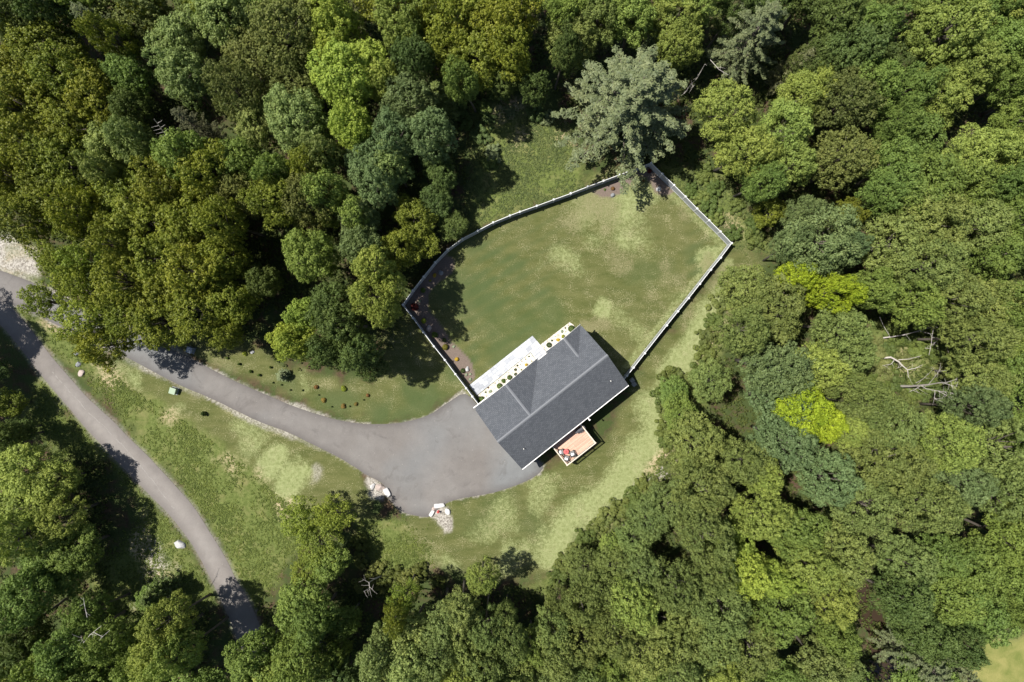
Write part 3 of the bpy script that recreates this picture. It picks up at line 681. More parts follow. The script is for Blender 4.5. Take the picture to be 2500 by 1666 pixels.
# air conditioners in the shade by the east corner
for px, py, lb in ((1538, 929, 'grey air conditioner nearer the fence end by the house corner'), (1543, 939, 'grey air conditioner farther from the fence by the house corner')):
    x, y = S(px, py, .8); x += .35; r = tag(empty('air_conditioner', (x, y, .0), HR), lb, 'air conditioner', 'air conditioners beside the house')
    MB().box(-.27, .27, -.27, .27, .0, .68).build('casing', M['acgrey'], r)
    f = MB()
    for rad in (.08, .13, .18, .23): f.tube([(rad*math.cos(t*math.pi/8), rad*math.sin(t*math.pi/8), .70) for t in range(17)], .007, 4)
    for t in range(8): f.tube([(.03*math.cos(t*math.pi/4), .03*math.sin(t*math.pi/4), .70), (.23*math.cos(t*math.pi/4), .23*math.sin(t*math.pi/4), .70)], .006, 4)
    f.build('fan_grille', M['steel'], r)

# ------------------------------------------------------------------ fences
def fence(pts, label, skip_first=False, gate=None):
    W = WP(pts, FH); r = tag(empty('fence', (W[0][0], W[0][1], 0)), label, 'fence', 'white vinyl privacy fence runs around the back lawn')
    ox, oy = W[0]; P = [(x-ox, y-oy) for x, y in W]
    pm = MB().box(-.065, .065, -.065, .065, 0, 1.86).mesh('post', M['vinyl'])
    cm = MB().add([(-.115,-.115,1.862),(.115,-.115,1.862),(.115,.115,1.862),(-.115,.115,1.862),(-.115,-.115,1.90),(.115,-.115,1.90),(.115,.115,1.90),(-.115,.115,1.90),(0,0,1.96)],
        [(3,2,1,0),(0,1,5,4),(1,2,6,5),(2,3,7,6),(3,0,4,7),(4,5,8),(5,6,8),(6,7,8),(7,4,8)]).mesh('cap', M['vinyl'])
    for i, p in enumerate(P):
        if i == 0 and skip_first: continue
        a, b = P[max(0, i-1)], P[min(len(P)-1, i+1)]; an = math.atan2(b[1]-a[1], b[0]-a[0])
        o = link_mesh('post', pm, r); o.location = (p[0], p[1], 0); o.rotation_euler = (0, 0, an); link_mesh('cap', cm, o)
    for i, (a, b) in enumerate(zip(P[:-1], P[1:])):
        d = np.array(b)-np.array(a); L = np.linalg.norm(d); d /= L; a2 = np.array(a)+d*.07; b2 = np.array(b)-d*.07
        mb = MB().bar(a2, b2, .045, .08, 1.72); n = np.array((-d[1], d[0]))
        t = .15
        while t < L-.25:
            q = a2+d*t; mb.bar(q, q+d*.012, .056, .11, 1.70); t += .2
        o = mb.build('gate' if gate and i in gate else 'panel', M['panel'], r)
        MB().bar(a2, b2, .066, 1.723, 1.80).build('top_rail', M['vinyl'], o); MB().bar(a2, b2, .075, .03, .079).build('bottom_rail', M['vinyl'], o)
fence(FENCE_NW, 'long curving white fence run along the upper left of the lawn')
fence(FENCE_NE, 'straight white fence run from the big pine to the right corner', True)
fence(FENCE_SE, 'straight white fence run from the right corner down to the house', True, gate=(8,))
fence(FENCE_W, 'white fence run from the left corner to the driveway', True)

# ------------------------------------------------------------------ boulders and small fixed things
def rock_mesh(seed, mat, flat=.55, block=False):
    import bmesh
    bm = bmesh.new(); bmesh.ops.create_icosphere(bm, subdivisions=3, radius=1.0); r = random.Random(seed); n = VN(seed+50)
    ph = [Vector((r.uniform(-1, 1), r.uniform(-1, 1), r.uniform(-.4, 1))).normalized() for _ in range(9)]; dd = [r.uniform(.62, .85) for _ in ph]
    if block: ph = [Vector(v).normalized() for v in ((1,.1,0),(-1,.05,.1),(0.1,1,0),(0,-1,.1),(0,.1,1),(.7,.7,.2),(-.7,.6,.1))]; dd = [.72,.74,.7,.7,.75,.9,.9]
    for v in bm.verts:
        for p, d in zip(ph, dd):
            k = v.co.dot(p)
            if k > d: v.co -= p*(k-d)
        f = 1+.10*(float(n(np.array([v.co.x*3+9]), np.array([v.co.y*3+v.co.z*2+9]), 1.0, 3)[0])-.5)
        v.co *= f; v.co.z = max(-.25, v.co.z)*flat
    me = bpy.data.meshes.new('boulder'); bm.to_mesh(me); bm.free(); me.materials.append(mat); return me
def boulder(px, py, lx, ly, ang, mat, label, seed, hh=.6, block=False, group=None):
    x, y = S(px, py, .3); o = link_mesh('boulder', rock_mesh(seed, M[mat], 1.0, block)); o.location = (x, y, .04); o.rotation_euler = (0, 0, math.radians(ang))
    o.scale = (lx/PPM/2*1.2, ly/PPM/2*1.2, hh); tag(o, label, 'boulder', group); return o
G1 = 'landscape boulders along the driveway end'
boulder(908,1189,15,12,45,'rockwhite','small oval white boulder at the left end of the left driveway trio',1,.35,group=G1)
boulder(926,1190,22,16,0,'rockpink','round pinkish boulder in the middle of the left driveway trio',2,.45,group=G1)
boulder(944.5,1203,25,16,-60,'rockwhite','large angular white boulder by the tree shadow at driveway edge',3,.5,True,group=G1)
boulder(1072,1235.5,30,13,8,'rockwhite','long white slab boulder above the red hydrant',4,.4,True,group=G1)
boulder(1058.5,1243.5,9,9,0,'rockpink','tiny pinkish stone under the left end of the white slab',5,.25,group=G1)
boulder(1054,1254.5,20,11,58,'rockwhite','tilted grey white boulder at the driveway bottom tip',6,.4,True,group=G1)
boulder(1091.7,1248.6,18,12,-65,'rockwhite','upright oval white boulder right of the red hydrant',7,.4,group=G1)
G2 = 'boulders lying in rough grass'
boulder(436,1330,28,19,-35,'rock','large pale boulder alone in grass beside the lower road',8,.5,group=G2)
boulder(186,863,14,12,10,'rockgrey','grey boulder half under leaves, topmost of three by the road',9,.4,group=G2)
boulder(189,890,13,12,10,'rockgrey','grey boulder in weeds, middle of three by the road',10,.35,group=G2)
boulder(195.5,912,17,14,30,'rockpink','flat pinkish boulder in weeds, lowest of three by the road',11,.35,group=G2)
G3 = 'ornamental rocks in the mulch beds'
boulder(1046,802,12,15,10,'rockpink','pink and white rock in mulch beside the left fence',12,.4,group=G3)
boulder(1140.6,902,10,12,-20,'rock','cream pointed rock in mulch near the patio corner',13,.35,group=G3)
boulder(1075.5,665.6,13,11,20,'rockgrey','dark grey rock in the shaded upper mulch bed',14,.4,group=G3)
boulder(1497,476.5,10,10,0,'rockgrey','blue grey rock in mulch below the orange shrub',15,.35,group=G3)
boulder(1609,461,12,11,30,'rock','pale grey rock in pine shade near the upper right fence',16,.4,group=G3)
boulder(614,860,10,8,0,'rock','small pale stone in grass among the driveway saplings',17,.3,group=G2)
# red hydrant
x, y = S(1070, 1250.5, .4); h = tag(empty('hydrant', (x, y, .02)), 'small red hydrant standing among white boulders', 'hydrant')
MB().lathe([(.16, 0), (.16, .06), (.11, .08), (.11, .55), (.14, .57), (.14, .62), (.10, .70), (.03, .76)], seg=14).build('barrel', M['red'], h, True)
for s in (-1, 1): MB().tube([(s*.10, 0, .45), (s*.21, 0, .45)], .055, 10).build('nozzle', M['red'], h)
MB().tube([(0, 0, .755), (0, 0, .82)], .03, 6).build('bonnet_nut', M['red'], h)
# utility cabinets
def cabinet(px, py, ang, sz, mt, label):
    x, y = S(px, py, .7); r = tag(empty('utility_box', (x, y, 0), math.radians(ang)), label, 'utility box')
    s = sz/2; MB().box(-s-.1, s+.1, -s-.1, s+.1, 0, .08).build('pad', M['rockgrey'], r)
    b = MB(); b.add([(-s,-s,.083),(s,-s,.083),(s,s,.083),(-s,s,.083),(-s,-s,.78),(s,-s,.78),(s,s,.86),(-s,s,.86)], [(3,2,1,0),(4,5,6,7),(0,1,5,4),(1,2,6,5),(2,3,7,6),(3,0,4,7)]); b.build('cabinet', M[mt], r)
    l = MB(); e = s+.03; l.add([(-e,-e,.785),(e,-e,.785),(e,e,.87),(-e,e,.87),(-e,-e,.82),(e,-e,.82),(e,e,.905),(-e,e,.905)], [(3,2,1,0),(4,5,6,7),(0,1,5,4),(1,2,6,5),(2,3,7,6),(3,0,4,7)]); l.build('lid', M[mt], r)
    MB().box(-.06, .06, -s-.035, -s-.003, .45, .55).build('latch', M['darkmetal'], r)
cabinet(421.5, 955, -18, .78, 'green_box', 'pale green utility box standing in grass below the driveway')
cabinet(463, 855, -20, .72, 'blue_box', 'blue grey utility box under trees above the driveway')

# ------------------------------------------------------------------ foliage meshes
def quads_mesh(name, C, N, size, mat, rng, aspect=.8, curl=True):
    n = len(C); N = N/np.maximum(1e-9, np.linalg.norm(N, axis=1, keepdims=True))
    R = rng.normal(size=(n, 3)); T = R-(R*N).sum(1, keepdims=True)*N; T /= np.linalg.norm(T, axis=1, keepdims=True); B = np.cross(N, T)
    s = (size*rng.uniform(.65, 1.3, n))[:, None]; a = T*s; b = B*s*aspect
    P = np.stack([C-a, C+b-a*.1, C+a, C-b-a*.1], 1).reshape(-1, 3)
    me = bpy.data.meshes.new(name); me.vertices.add(4*n); me.vertices.foreach_set('co', P.ravel().astype(np.float32))
    me.loops.add(4*n); me.loops.foreach_set('vertex_index', np.arange(4*n, dtype=np.int32))
    me.polygons.add(n); me.polygons.foreach_set('loop_start', np.arange(0, 4*n, 4, dtype=np.int32)); me.update(calc_edges=True)
    me.materials.append(mat); return me
def sphere_pts(rng, n, zmin=-1.0):
    z = rng.uniform(zmin, 1, n); t = rng.uniform(0, 2*np.pi, n); r = np.sqrt(1-z*z); return np.stack([r*np.cos(t), r*np.sin(t), z], 1)
def relax(P, R, it=12):
    for _ in range(it):
        D = P[:, None]-P[None]; d = np.linalg.norm(D, axis=2)+1e-9; f = np.clip(1-d/R, 0, 1)/d; np.fill_diagonal(f, 0)
        P = P+(D*f[..., None]).sum(1)*R*.25; P /= np.linalg.norm(P, axis=1, keepdims=True)
    return P
def broad_proto(seed, nlobe=26, Rr=4.0, Hh=4.6, zc=9.0, lobe_r=1.35, nclump=30, clump_r=.40, nleaf=15, leaf=.17, mat='leaf', loose=.0, rough=.28, holes=.1, jit=.16):
    """crown: boughs on an uneven dome, leaf clusters on each bough, leaves on each cluster; 14 m tall at scale 1"""
    rng = np.random.default_rng(seed)
    L = relax(sphere_pts(rng, nlobe, -.35), .75)
    k = rng.uniform(1-rough, 1.0+rough*.35, nlobe)
    lc = L*np.array([Rr-lobe_r*.8, Rr-lobe_r*.8, Hh-lobe_r*.8])*k[:, None]; lc[:, 2] += zc
    lr = lobe_r*rng.uniform(.75, 1.2, nlobe)
    keep = rng.random(nlobe) > holes; lc = lc[keep]; lr = lr[keep]; nlobe = len(lc)
    sq = rng.uniform(.9, 1.15, 2)
    Cs, Ns = [], []
    for c, r in zip(lc, lr):
        m = int(nclump*(r/lobe_r)**2)+4; p = sphere_pts(rng, m, -.45); rr = r*rng.uniform(.72-loose, 1.08+loose, m)[:, None]
        cc = c+p*rr*np.array([1, 1, .85]); cr = clump_r*rng.uniform(.65, 1.25, m)
        q = sphere_pts(rng, m*nleaf, -.5).reshape(m, nleaf, 3)
        P = cc[:, None]+q*cr[:, None, None]*rng.uniform(.75, 1.1, (m, nleaf, 1)); N = q+p[:, None]*.25+np.array([0, 0, .25])+rng.normal(size=q.shape)*jit
        Cs.append(P.reshape(-1, 3)); Ns.append(N.reshape(-1, 3))
    C = np.concatenate(Cs); N = np.concatenate(Ns); C[:, 0] *= sq[0]; C[:, 1] *= sq[1]
    crown = quads_mesh('crown', C, N, leaf, M[mat], rng)
    # trunk and limbs
    t = MB(); r_ = random.Random(seed); b0 = Vector((0, 0, zc-2.2)); t.tube([(0, 0, -.1), (.05, .02, 2.0), (.1, -.08, zc-2.2), (.05, .05, zc+1.5)], [.30, .22, .17, .06], 8)
    for i in sorted(r_.sample(range(nlobe), min(14, nlobe))):
        e = Vector(lc[i]); s = Vector((0, 0, r_.uniform(zc-4, zc-.5))); mdl = s.lerp(e, .55)+Vector((r_.uniform(-.3, .3), r_.uniform(-.3, .3), -.35))
        t.tube([s, mdl, s.lerp(e, .97)], [.10, .065, .02], 5)
    return crown, t.mesh('trunk', M['bark'], True)
def pine_proto(seed, Ht=20.0, R=7.4, z0=3.0, whorls=13, per=8, needle=.20, tuft_n=10, droop=.12, mat='needle'):
    rng = np.random.default_rng(seed); r_ = random.Random(seed); t = MB(); t.tube([(0, 0, -.1), (0, 0, Ht*.5), (0, 0, Ht)], [.42, .26, .03], 8)
    Cs, Ns = [], []
    for w in range(whorls):
        f = (w+.5)/whorls; z = z0+(Ht-z0)*f; rad = R*(1-f)**.62*(.72+.28*min(1, f*5))
        for b in range(per):
            if r_.random() < .08: continue
            a = 2*math.pi*(b+r_.uniform(-.35, .35))/per+w*1.3; L = rad*r_.uniform(.68, 1.12)
            d = np.array([math.cos(a), math.sin(a), 0]); up = r_.uniform(.05, .32)+f*.35
            pts = [np.array([0, 0, z])+d*L*s+np.array([0, 0, up*L*s-droop*L*s*s*1.4]) for s in (0, .35, .7, 1)]
            t.tube([tuple(p) for p in pts], [.07, .05, .03, .012], 4, False)
            side = np.array([-d[1], d[0], 0]); nt_ = max(7, int(L*6.5))
            for k in range(nt_):
                s = .22+.80*(k+r_.random())/nt_; base = np.array([0, 0, z])+d*L*s+np.array([0, 0, up*L*s-droop*L*s*s*1.4])
                spread = (.13*L*(1.05-s)+.10)*1.5; o = side*r_.uniform(-1, 1)*spread; c = base+o+np.array([0, 0, r_.uniform(-.12, .16)])
                m = tuft_n; q = sphere_pts(rng, m, -.2); Cs.append(c+q*np.array([.24, .24, .13])); Ns.append(q*.8+np.array([0, 0, .75])+rng.normal(size=(m, 3))*.3)
    crown = quads_mesh('crown', np.concatenate(Cs), np.concatenate(Ns), needle, M[mat], rng, .38)
    return crown, t.mesh('trunk', M['bark'], True)
def bush_mesh(seed, n=1500, leaf=.095, flat=.8, lobes=7, mat='leaf', spread=.42, r0=.42, r1=.62):
    rng = np.random.default_rng(seed); L = sphere_pts(rng, lobes, -.1)*spread*rng.uniform(.3, 1.15, (lobes, 1)); r = rng.uniform(r0, r1, lobes)
    i = rng.integers(0, lobes, n); p = sphere_pts(rng, n, -.5); C = L[i]+p*r[i][:, None]*rng.uniform(.8, 1.08, (n, 1)); C[:, 2] = np.maximum(-.45, C[:, 2]); C[:, 2] = (C[:, 2]+.45)*flat
    return quads_mesh('leaves', C, p+np.array([0, 0, .4])+rng.normal(size=p.shape)*.3, leaf, M[mat], rng)
def ball_mesh(seed, n=1500, leaf=.085, mat='leaf'):
    rng = np.random.default_rng(seed); p = sphere_pts(rng, n, -.6); C = p*rng.uniform(.86, 1.02, (n, 1)); C[:, 2] = (C[:, 2]+.6)*.8
    return quads_mesh('leaves', C, p+rng.normal(size=p.shape)*.3, leaf, M[mat], rng)

PROTO = {
 'maple': [broad_proto(100+i, nlobe=38, lobe_r=.98, nclump=34, clump_r=.29, nleaf=17, leaf=.095, rough=.24, holes=.14) for i in range(5)],
 'clump': [broad_proto(200+i, nlobe=32, lobe_r=1.15, nclump=36, clump_r=.33, nleaf=18, leaf=.105, rough=.36, holes=.1) for i in range(4)],
 'oak': [broad_proto(300+i, nlobe=46, lobe_r=.90, nclump=36, clump_r=.24, nleaf=13, leaf=.10, mat='oakleaf', loose=.14, rough=.38, holes=.15, jit=.25) for i in range(4)],
 'fine': [broad_proto(400+i, nlobe=38, lobe_r=1.08, nclump=50, clump_r=.21, nleaf=11, leaf=.09, rough=.24, holes=.1) for i in range(3)],
 'sparse': [broad_proto(500+i, nlobe=48, lobe_r=.80, nclump=22, clump_r=.25, nleaf=13, leaf=.10, mat='oakleaf', loose=.2, rough=.5, holes=.2) for i in range(2)],
 'pine': [pine_proto(600, needle=.15, tuft_n=14), pine_proto(601, needle=.15, tuft_n=14)],
}
PR_FIR = pine_proto(610, Ht=9.0, R=3.0, z0=.8, whorls=12, per=7, needle=.17, tuft_n=9)

COLS = {'O': ((.178,.210,.030), 'olive green', 'oak'), 'K': ((.135,.160,.046), 'dull olive', 'fine'), 'G': ((.150,.215,.050), 'mid green', 'clump'),
 'M': ((.165,.212,.062), 'leafy green', 'maple'), 'D': ((.095,.137,.038), 'dark green', 'clump'), 'T': ((.142,.200,.080), 'bluish green', 'maple'),
 'B': ((.205,.262,.084), 'pale green', 'clump'), 'L': ((.275,.350,.062), 'lime green', 'clump'), 'Y': ((.275,.365,.030), 'yellow lime', 'maple'),
 'H': ((.222,.282,.066), 'light green', 'maple'), 'S': ((.200,.255,.042), 'yellowish green', 'sparse'), 'P': ((.125,.155,.076), 'grey green', 'pine')}

ANCH = [(60,60,'in the top left corner'),(160,160,'in the upper left olive wood'),(330,60,'beside the upper left grey pine'),(430,170,'around the pale crown near the top left'),
 (560,40,'at the top, left of the lime crowns'),(620,170,'left of the lime crowns'),(800,60,'in the upper lime column'),(800,260,'in the lower lime column'),
 (930,90,'just right of the lime column'),(1060,60,'at the top above the weedy clearing'),(1150,160,'in front of the weedy clearing'),(1340,80,'at the top, left of the big pine'),
 (1520,50,'behind the top of the big pine'),(1740,90,'around the upper right grey pine'),(1720,270,'right of the big grey pine'),(1830,390,'above the right fence corner'),
 (1970,100,'in the dark upper right wood'),(1960,310,'in the dull wood at upper right'),(2160,100,'in the bright upper right wood'),(2310,70,'in the top right corner'),
 (2170,240,'below the bright top right wood'),(2320,280,'at the upper right edge'),(2120,400,'above centre of the right wood'),(2290,450,'at the right edge above the middle'),
 (1880,540,'right of the fence corner'),(2080,570,'between yellow crown and right edge'),(2260,620,'at the right edge near mid height'),(1870,650,'by the yellow crown'),
 (1740,740,'below and left of the yellow crown'),(1930,790,'left of the dead trees'),(1700,890,'right of the pale lawn strip'),(1880,940,'by the lime crown below centre right'),
 (2200,740,'above the dead trees'),(2280,880,'right of the dead trees'),(2100,970,'just below the dead trees'),(1590,1050,'right of the lawn bend'),(1780,1080,'below the lone dark gap'),
 (1960,1110,'left part of the lower right wood'),(2170,1120,'in the lower right wood centre'),(2310,1150,'at the lower right edge'),(1530,1200,'along the lower lawn edge'),
 (1700,1250,'around the lower lime crowns'),(1880,1290,'left of the stream gap'),(2090,1330,'above the stream gap'),(2260,1350,'above the lower right field'),(2150,1480,'beside the stream'),
 (1830,1480,'at the bottom left of the stream'),(1680,1450,'at the bottom, below the lime crowns'),(1450,1330,'at the lower tip of the lawn'),(1500,1500,'at the bottom, right of centre'),
 (1320,1480,'at the bottom centre'),(1140,1460,'at the bottom, below the lawn tip'),(960,1450,'at the bottom, left of centre'),(720,1240,'between lower road and driveway end'),
 (670,1450,'right of the lower road end'),(400,1470,'left of the lower road end'),(190,1500,'in the bottom left corner wood'),(90,1320,'at the left edge, lower part'),(80,1130,'left of the lower road bend'),
 (60,400,'at the left edge above the gravel'),(250,370,'around the pale crown at left'),(150,640,'overhanging the upper left driveway'),(340,480,'in the left olive wood centre'),
 (330,690,'above the driveway at left'),(490,690,'above the driveway shadow'),(500,450,'in the left wood, right of centre'),(640,330,'around the pale crowns left of the clearing'),
 (680,460,'left of the mixed crowns by the clearing'),(830,430,'in mixed crowns left of the clearing'),(950,520,'left of the curved fence'),(960,280,'left of the weedy clearing'),
 (860,650,'left of the fence corner'),(700,740,'around the bright crown by the driveway'),(800,830,'beside the left fence above the driveway')]
def anchor(x, y): return min(ANCH, key=lambda a: (a[0]-x)**2+(a[1]-y)**2)[2]

def plant_tree(x, y, r, code, h=None, proto=None, off=False):
    """x, y, r in the 2353-wide view; crown centre as seen"""
    col, adj, kind = COLS[code]; kind = proto or kind
    if h is None: h = 15.5
    h *= rnd.uniform(.84, 1.14)
    hv = h*.70; gx, gy = V(x, y, hv); rm = r*K/PPM*(H-hv)/H*.97
    if off: gx, gy = V(x, y)
    if kind == 'pine': cr, tr = rnd.choice(PROTO['pine']); base_r, base_h = 7.4, 20.0
    elif kind == 'fir': cr, tr = PR_FIR; base_r, base_h = 3.0, 9.0
    else: cr, tr = rnd.choice(PROTO[kind]); base_r, base_h = 4.0, 13.6
    s = rm/base_r
    name = 'pine_tree' if kind in ('pine', 'fir') else 'broadleaf_tree'
    root = empty(name, (gx, gy, 0), rnd.uniform(0, 6.28), (s, s*rnd.uniform(.86, 1.14), h/base_h)); root.rotation_euler.x = rnd.uniform(-.09, .09); root.rotation_euler.y = rnd.uniform(-.09, .09)
    c = link_mesh('crown', cr, root); t = link_mesh('trunk', tr, root)
    v = rnd.uniform(.86, 1.14); hue = rnd.uniform(-.07, .07)
    c.color = (col[0]*v*(1+hue), col[1]*v, col[2]*v*(1-hue), 1)
    noun = 'pine' if kind in ('pine', 'fir') else 'tree'
    tag(root, None, noun if noun == 'tree' else 'pine tree', 'trees of the surrounding woods')
    want_label(root, adj, noun, anchor(x, y), x, y)
    return root

TREES = """600,1503,66,G;572,1560,46,G;20,20,60,K;110,20,60,D;330,25,60,O;90,110,85,O;25,170,80,O;150,180,75,O;60,250,80,O;215,225,70,O;140,300,75,O;290,165,58,G;310,245,48,D;395,100,70,B;410,185,70,B;515,45,68,B;575,30,45,B;275,90,45,O;
640,90,82,K;705,35,60,K;600,160,78,K;560,215,66,K;515,250,60,O;685,185,70,K;460,20,45,O;785,40,65,L;760,100,55,L;840,130,68,L;795,190,72,L;875,175,48,H;800,265,50,L;815,305,48,L;912,50,68,H;890,105,58,B;955,95,48,G;945,150,50,D;990,40,50,O;
1045,40,75,O;1120,30,78,O;1190,60,68,O;1100,110,75,O;1180,120,60,O;1040,125,60,O;1080,175,48,G;1150,185,45,D,11;1225,195,42,D,11;1330,105,68,M;1330,45,60,G;1290,25,48,G;1385,45,60,M;1460,40,62,H;1555,30,66,H;1500,85,52,H;1575,95,55,H;1630,100,55,O;1340,160,66,D;1290,120,40,D;
1680,30,45,D;1835,140,42,K,11;1680,265,75,H;1755,225,75,H;1840,235,60,H;1700,345,66,H;1780,310,66,H;1820,385,66,H;1750,410,48,G;1860,190,45,H;
1920,45,62,D;1965,115,78,D;1895,135,55,D;2010,50,60,G;2045,140,58,D;1950,240,75,K;1915,305,72,K;1995,295,68,K;1945,375,75,K;2010,215,55,G;2095,95,72,H;2180,60,80,H;2170,135,70,H;2250,40,60,G;2325,30,60,G;2310,110,60,G;2235,170,60,H;2150,205,75,H;2080,200,50,G;2225,235,60,H;2330,185,52,G;2340,255,50,G;
2100,325,75,G;2065,275,48,G;2180,330,75,G;2262,340,72,H;2335,330,55,H;2330,410,60,G;2235,420,75,G;2145,425,78,G;2060,385,60,G;2055,455,58,G;1880,545,90,T;1955,575,52,T;1830,575,45,T;1960,485,38,O,11;1765,490,38,O,9;1850,480,40,T;
2050,545,74,M;2140,520,78,M;2235,510,78,M;2325,500,60,G;2050,625,75,M;2135,620,78,M;2220,605,78,M;2312,600,68,G;1985,655,55,G;1848,632,46,Y,16.5;1898,662,48,Y,16.5;1725,670,66,M,11;1795,715,80,M;1720,745,62,M;1690,810,75,M;1770,835,80,T;1850,765,75,M;1935,745,65,M;1705,895,78,T;1785,920,74,T;1855,850,62,H;1640,860,50,M,10;1862,925,58,Y,17;1882,985,56,Y,17;1955,835,62,M;1985,930,62,M;1950,1005,48,H;1925,880,45,M;
2050,975,68,M;2130,1003,58,M;2266,860,62,M;2312,845,65,M;2255,950,56,T;2300,940,72,M;2180,700,65,M;2262,700,75,M;2330,720,60,G;2100,695,62,G;2235,780,62,M;2320,785,55,H;1545,905,42,G,6;1565,955,45,G,7;1595,1020,70,M,13;1655,1065,78,M;1720,1040,60,M;1800,1005,74,T;1865,1050,70,T;1760,1105,45,H;1745,1165,58,H;1690,1160,58,M;1610,1130,70,M;1540,1150,62,M,12;1485,1195,56,M,10;1900,1115,70,T;1965,1080,72,M;2045,1060,78,M;2125,1075,72,M;2205,1035,74,H;2292,1030,74,M;2225,1110,66,T;1985,1175,75,M;2065,1200,85,H;2155,1180,72,M;2245,1180,78,M;2325,1140,66,M;2330,1235,66,G;
1665,1270,58,L;1720,1300,58,L;1655,1330,50,M;1765,1335,52,L;1605,1225,62,M;1545,1245,56,M;1805,1230,70,G;1875,1205,66,M;1940,1270,74,M;1855,1300,68,H;1905,1370,70,H;1820,1330,50,M;2085,1300,74,M;2165,1285,70,G;2255,1295,76,G;2070,1390,66,D;2180,1380,74,G;2265,1400,72,G;2332,1330,62,G;2335,1420,45,G;2140,1455,62,D;2195,1465,50,D;1940,1455,56,G;1870,1440,74,G;1800,1405,72,G;1815,1485,74,G;1895,1525,60,B;1960,1540,36,B,12;1740,1415,70,M;1675,1400,68,M;1735,1500,74,M;1650,1480,74,M;1600,1405,68,M;1545,1350,62,M;1475,1300,60,M,13;1405,1300,50,M,10;1345,1310,44,M,8;1450,1235,40,M,9;1405,1250,34,H,8;1380,1355,52,M,13;1440,1380,58,H;1505,1430,68,M;1565,1490,72,M;1475,1510,68,M;1405,1445,58,M;1335,1400,46,M,13;1345,1480,58,M;1280,1525,60,M;1262,1440,48,M;1295,1375,30,M,11;1390,1545,58,G;1560,1560,58,M;1650,1558,58,H;1730,1562,58,M;1812,1560,58,G;
1105,1330,42,H,11;1118,1425,44,M;1055,1400,56,B;1010,1425,50,B;1075,1465,52,M;1010,1495,60,M;1100,1520,58,M;1180,1545,56,M;1165,1420,30,M,13;1175,1480,46,M;1225,1500,42,H;950,1465,60,B;960,1530,64,B;885,1525,58,B;1040,1555,50,H;930,1375,38,S;905,1430,36,O;720,1250,58,S,11;685,1200,48,S,10;755,1190,44,S,10;765,1300,50,G,10;690,1320,40,S,9;680,1390,72,G;640,1460,68,G;720,1440,60,G;595,1510,66,G;670,1535,66,G;780,1520,40,G;800,1430,34,G,10;
45,1090,72,H,11.5;108,1115,64,H,11.5;60,1175,68,H,11.5;128,1195,54,H,11;35,1250,58,H;168,1270,60,G,11;95,1290,66,G,12;145,1335,52,G,11;45,1360,62,G;40,1440,55,D;205,1425,42,G,13;165,1490,60,G;245,1480,50,G;100,1545,60,G;215,1545,62,G;345,1375,38,G,8;395,1440,54,H;365,1500,56,H;425,1515,50,H;310,1545,46,G;30,1540,50,D;
60,340,78,O;140,375,75,O;25,420,66,O;105,455,70,O;175,455,58,O;180,510,55,O;55,510,60,O;260,350,56,B;318,325,48,B;240,405,44,B;425,340,66,G;485,370,68,O;385,415,70,O;300,440,70,O;330,505,78,O;405,500,72,O;275,560,60,O;360,585,72,O;450,555,70,O;520,505,60,O;545,440,62,K;565,375,52,G;600,290,56,B;685,300,70,B;740,335,44,B;630,370,50,G;700,395,50,O;635,460,62,O;700,480,60,K;765,425,52,H;745,480,44,H;800,500,40,H;825,385,55,T;905,385,50,B;875,430,52,T;840,500,45,T;830,560,50,T;925,440,52,O,12;955,500,52,O,11.5;912,570,50,O,12;975,565,40,O,8;995,470,42,D,9;1010,410,40,D,11;925,240,72,T;980,300,60,T;905,300,56,T;1010,355,45,D,11;1035,520,36,D,7;
835,610,50,H;855,675,52,H;895,640,40,H;885,700,36,H;705,590,60,G;655,760,44,L;700,725,48,L;680,800,42,L;755,690,52,D;795,745,62,D;830,810,55,D;765,820,48,D;850,850,40,D;130,600,48,S,13;105,690,46,S,13;170,660,58,S,13;205,730,62,S,14;238,782,56,O,13;190,590,50,S,13;290,640,72,O;375,660,72,O;295,725,64,O;375,735,66,O;455,640,72,O;460,720,70,O;525,680,55,O;530,600,55,O;505,770,38,O,13;590,640,40,D,11"""
KEPT = []
for row in TREES.replace('\n', '').split(';'):
    f = row.strip().split(',')
    if len(f) < 4: continue
    tx, ty, trr = float(f[0]), float(f[1]), float(f[2])
    thr = (1.16 if tx > 1250 else 1.0) if trr > 50 else .8
    if trr > 40 and f[3] not in 'YLS' and any(math.hypot(tx-a, ty-b) < thr*min(trr, c) for a, b, c in KEPT): continue
    KEPT.append((tx, ty, trr))
    plant_tree(float(f[0]), float(f[1]), float(f[2]), f[3], float(f[4]) if len(f) > 4 else None)
# pines
def pine_at(gx, gy, R, Ht, rot, which, label, col=None, proto=None):
    cr, tr = proto or PROTO['pine'][which]; b = (3.0, 9.0) if proto else (7.4, 20.0)
    root = empty('pine_tree', (gx, gy, 0), rot, (R/b[0], R/b[0], Ht/b[1])); c = link_mesh('crown', cr, root); link_mesh('trunk', tr, root)
    c.color = (*(col or COLS['P'][0]), 1); tag(root, label, 'pine tree', 'pines among the woods'); return root
x, y = S(1502, 330); pine_at(x, y, 9.8, 20.5, .4, 0, 'huge grey green pine overhanging the upper fence corner')
x, y = V(1712, 105, 8); pine_at(x, y, 5.2, 18, 1.2, 1, 'second largest grey green pine, at the top right of the biggest pine')
x, y = V(228, 60, 12); pine_at(x, y, 3.3, 17, 2.0, 0, 'grey green pine at the top edge near the left corner')
x, y = V(435, 280, 11); pine_at(x, y, 2.7, 15, 2.6, 1, 'small brownish grey pine beside the dead branches at upper left', (.11,.12,.065))
x, y = V(2125, 1530, 10); pine_at(x, y, 4.0, 15, .9, 0, 'pale grey green pine at the bottom right beside the stream')
x, y = V(2200, 1540, 8); pine_at(x, y, 3.0, 12, 1.9, 1, 'lower grey green pine between the bottom pine and the yellow field')
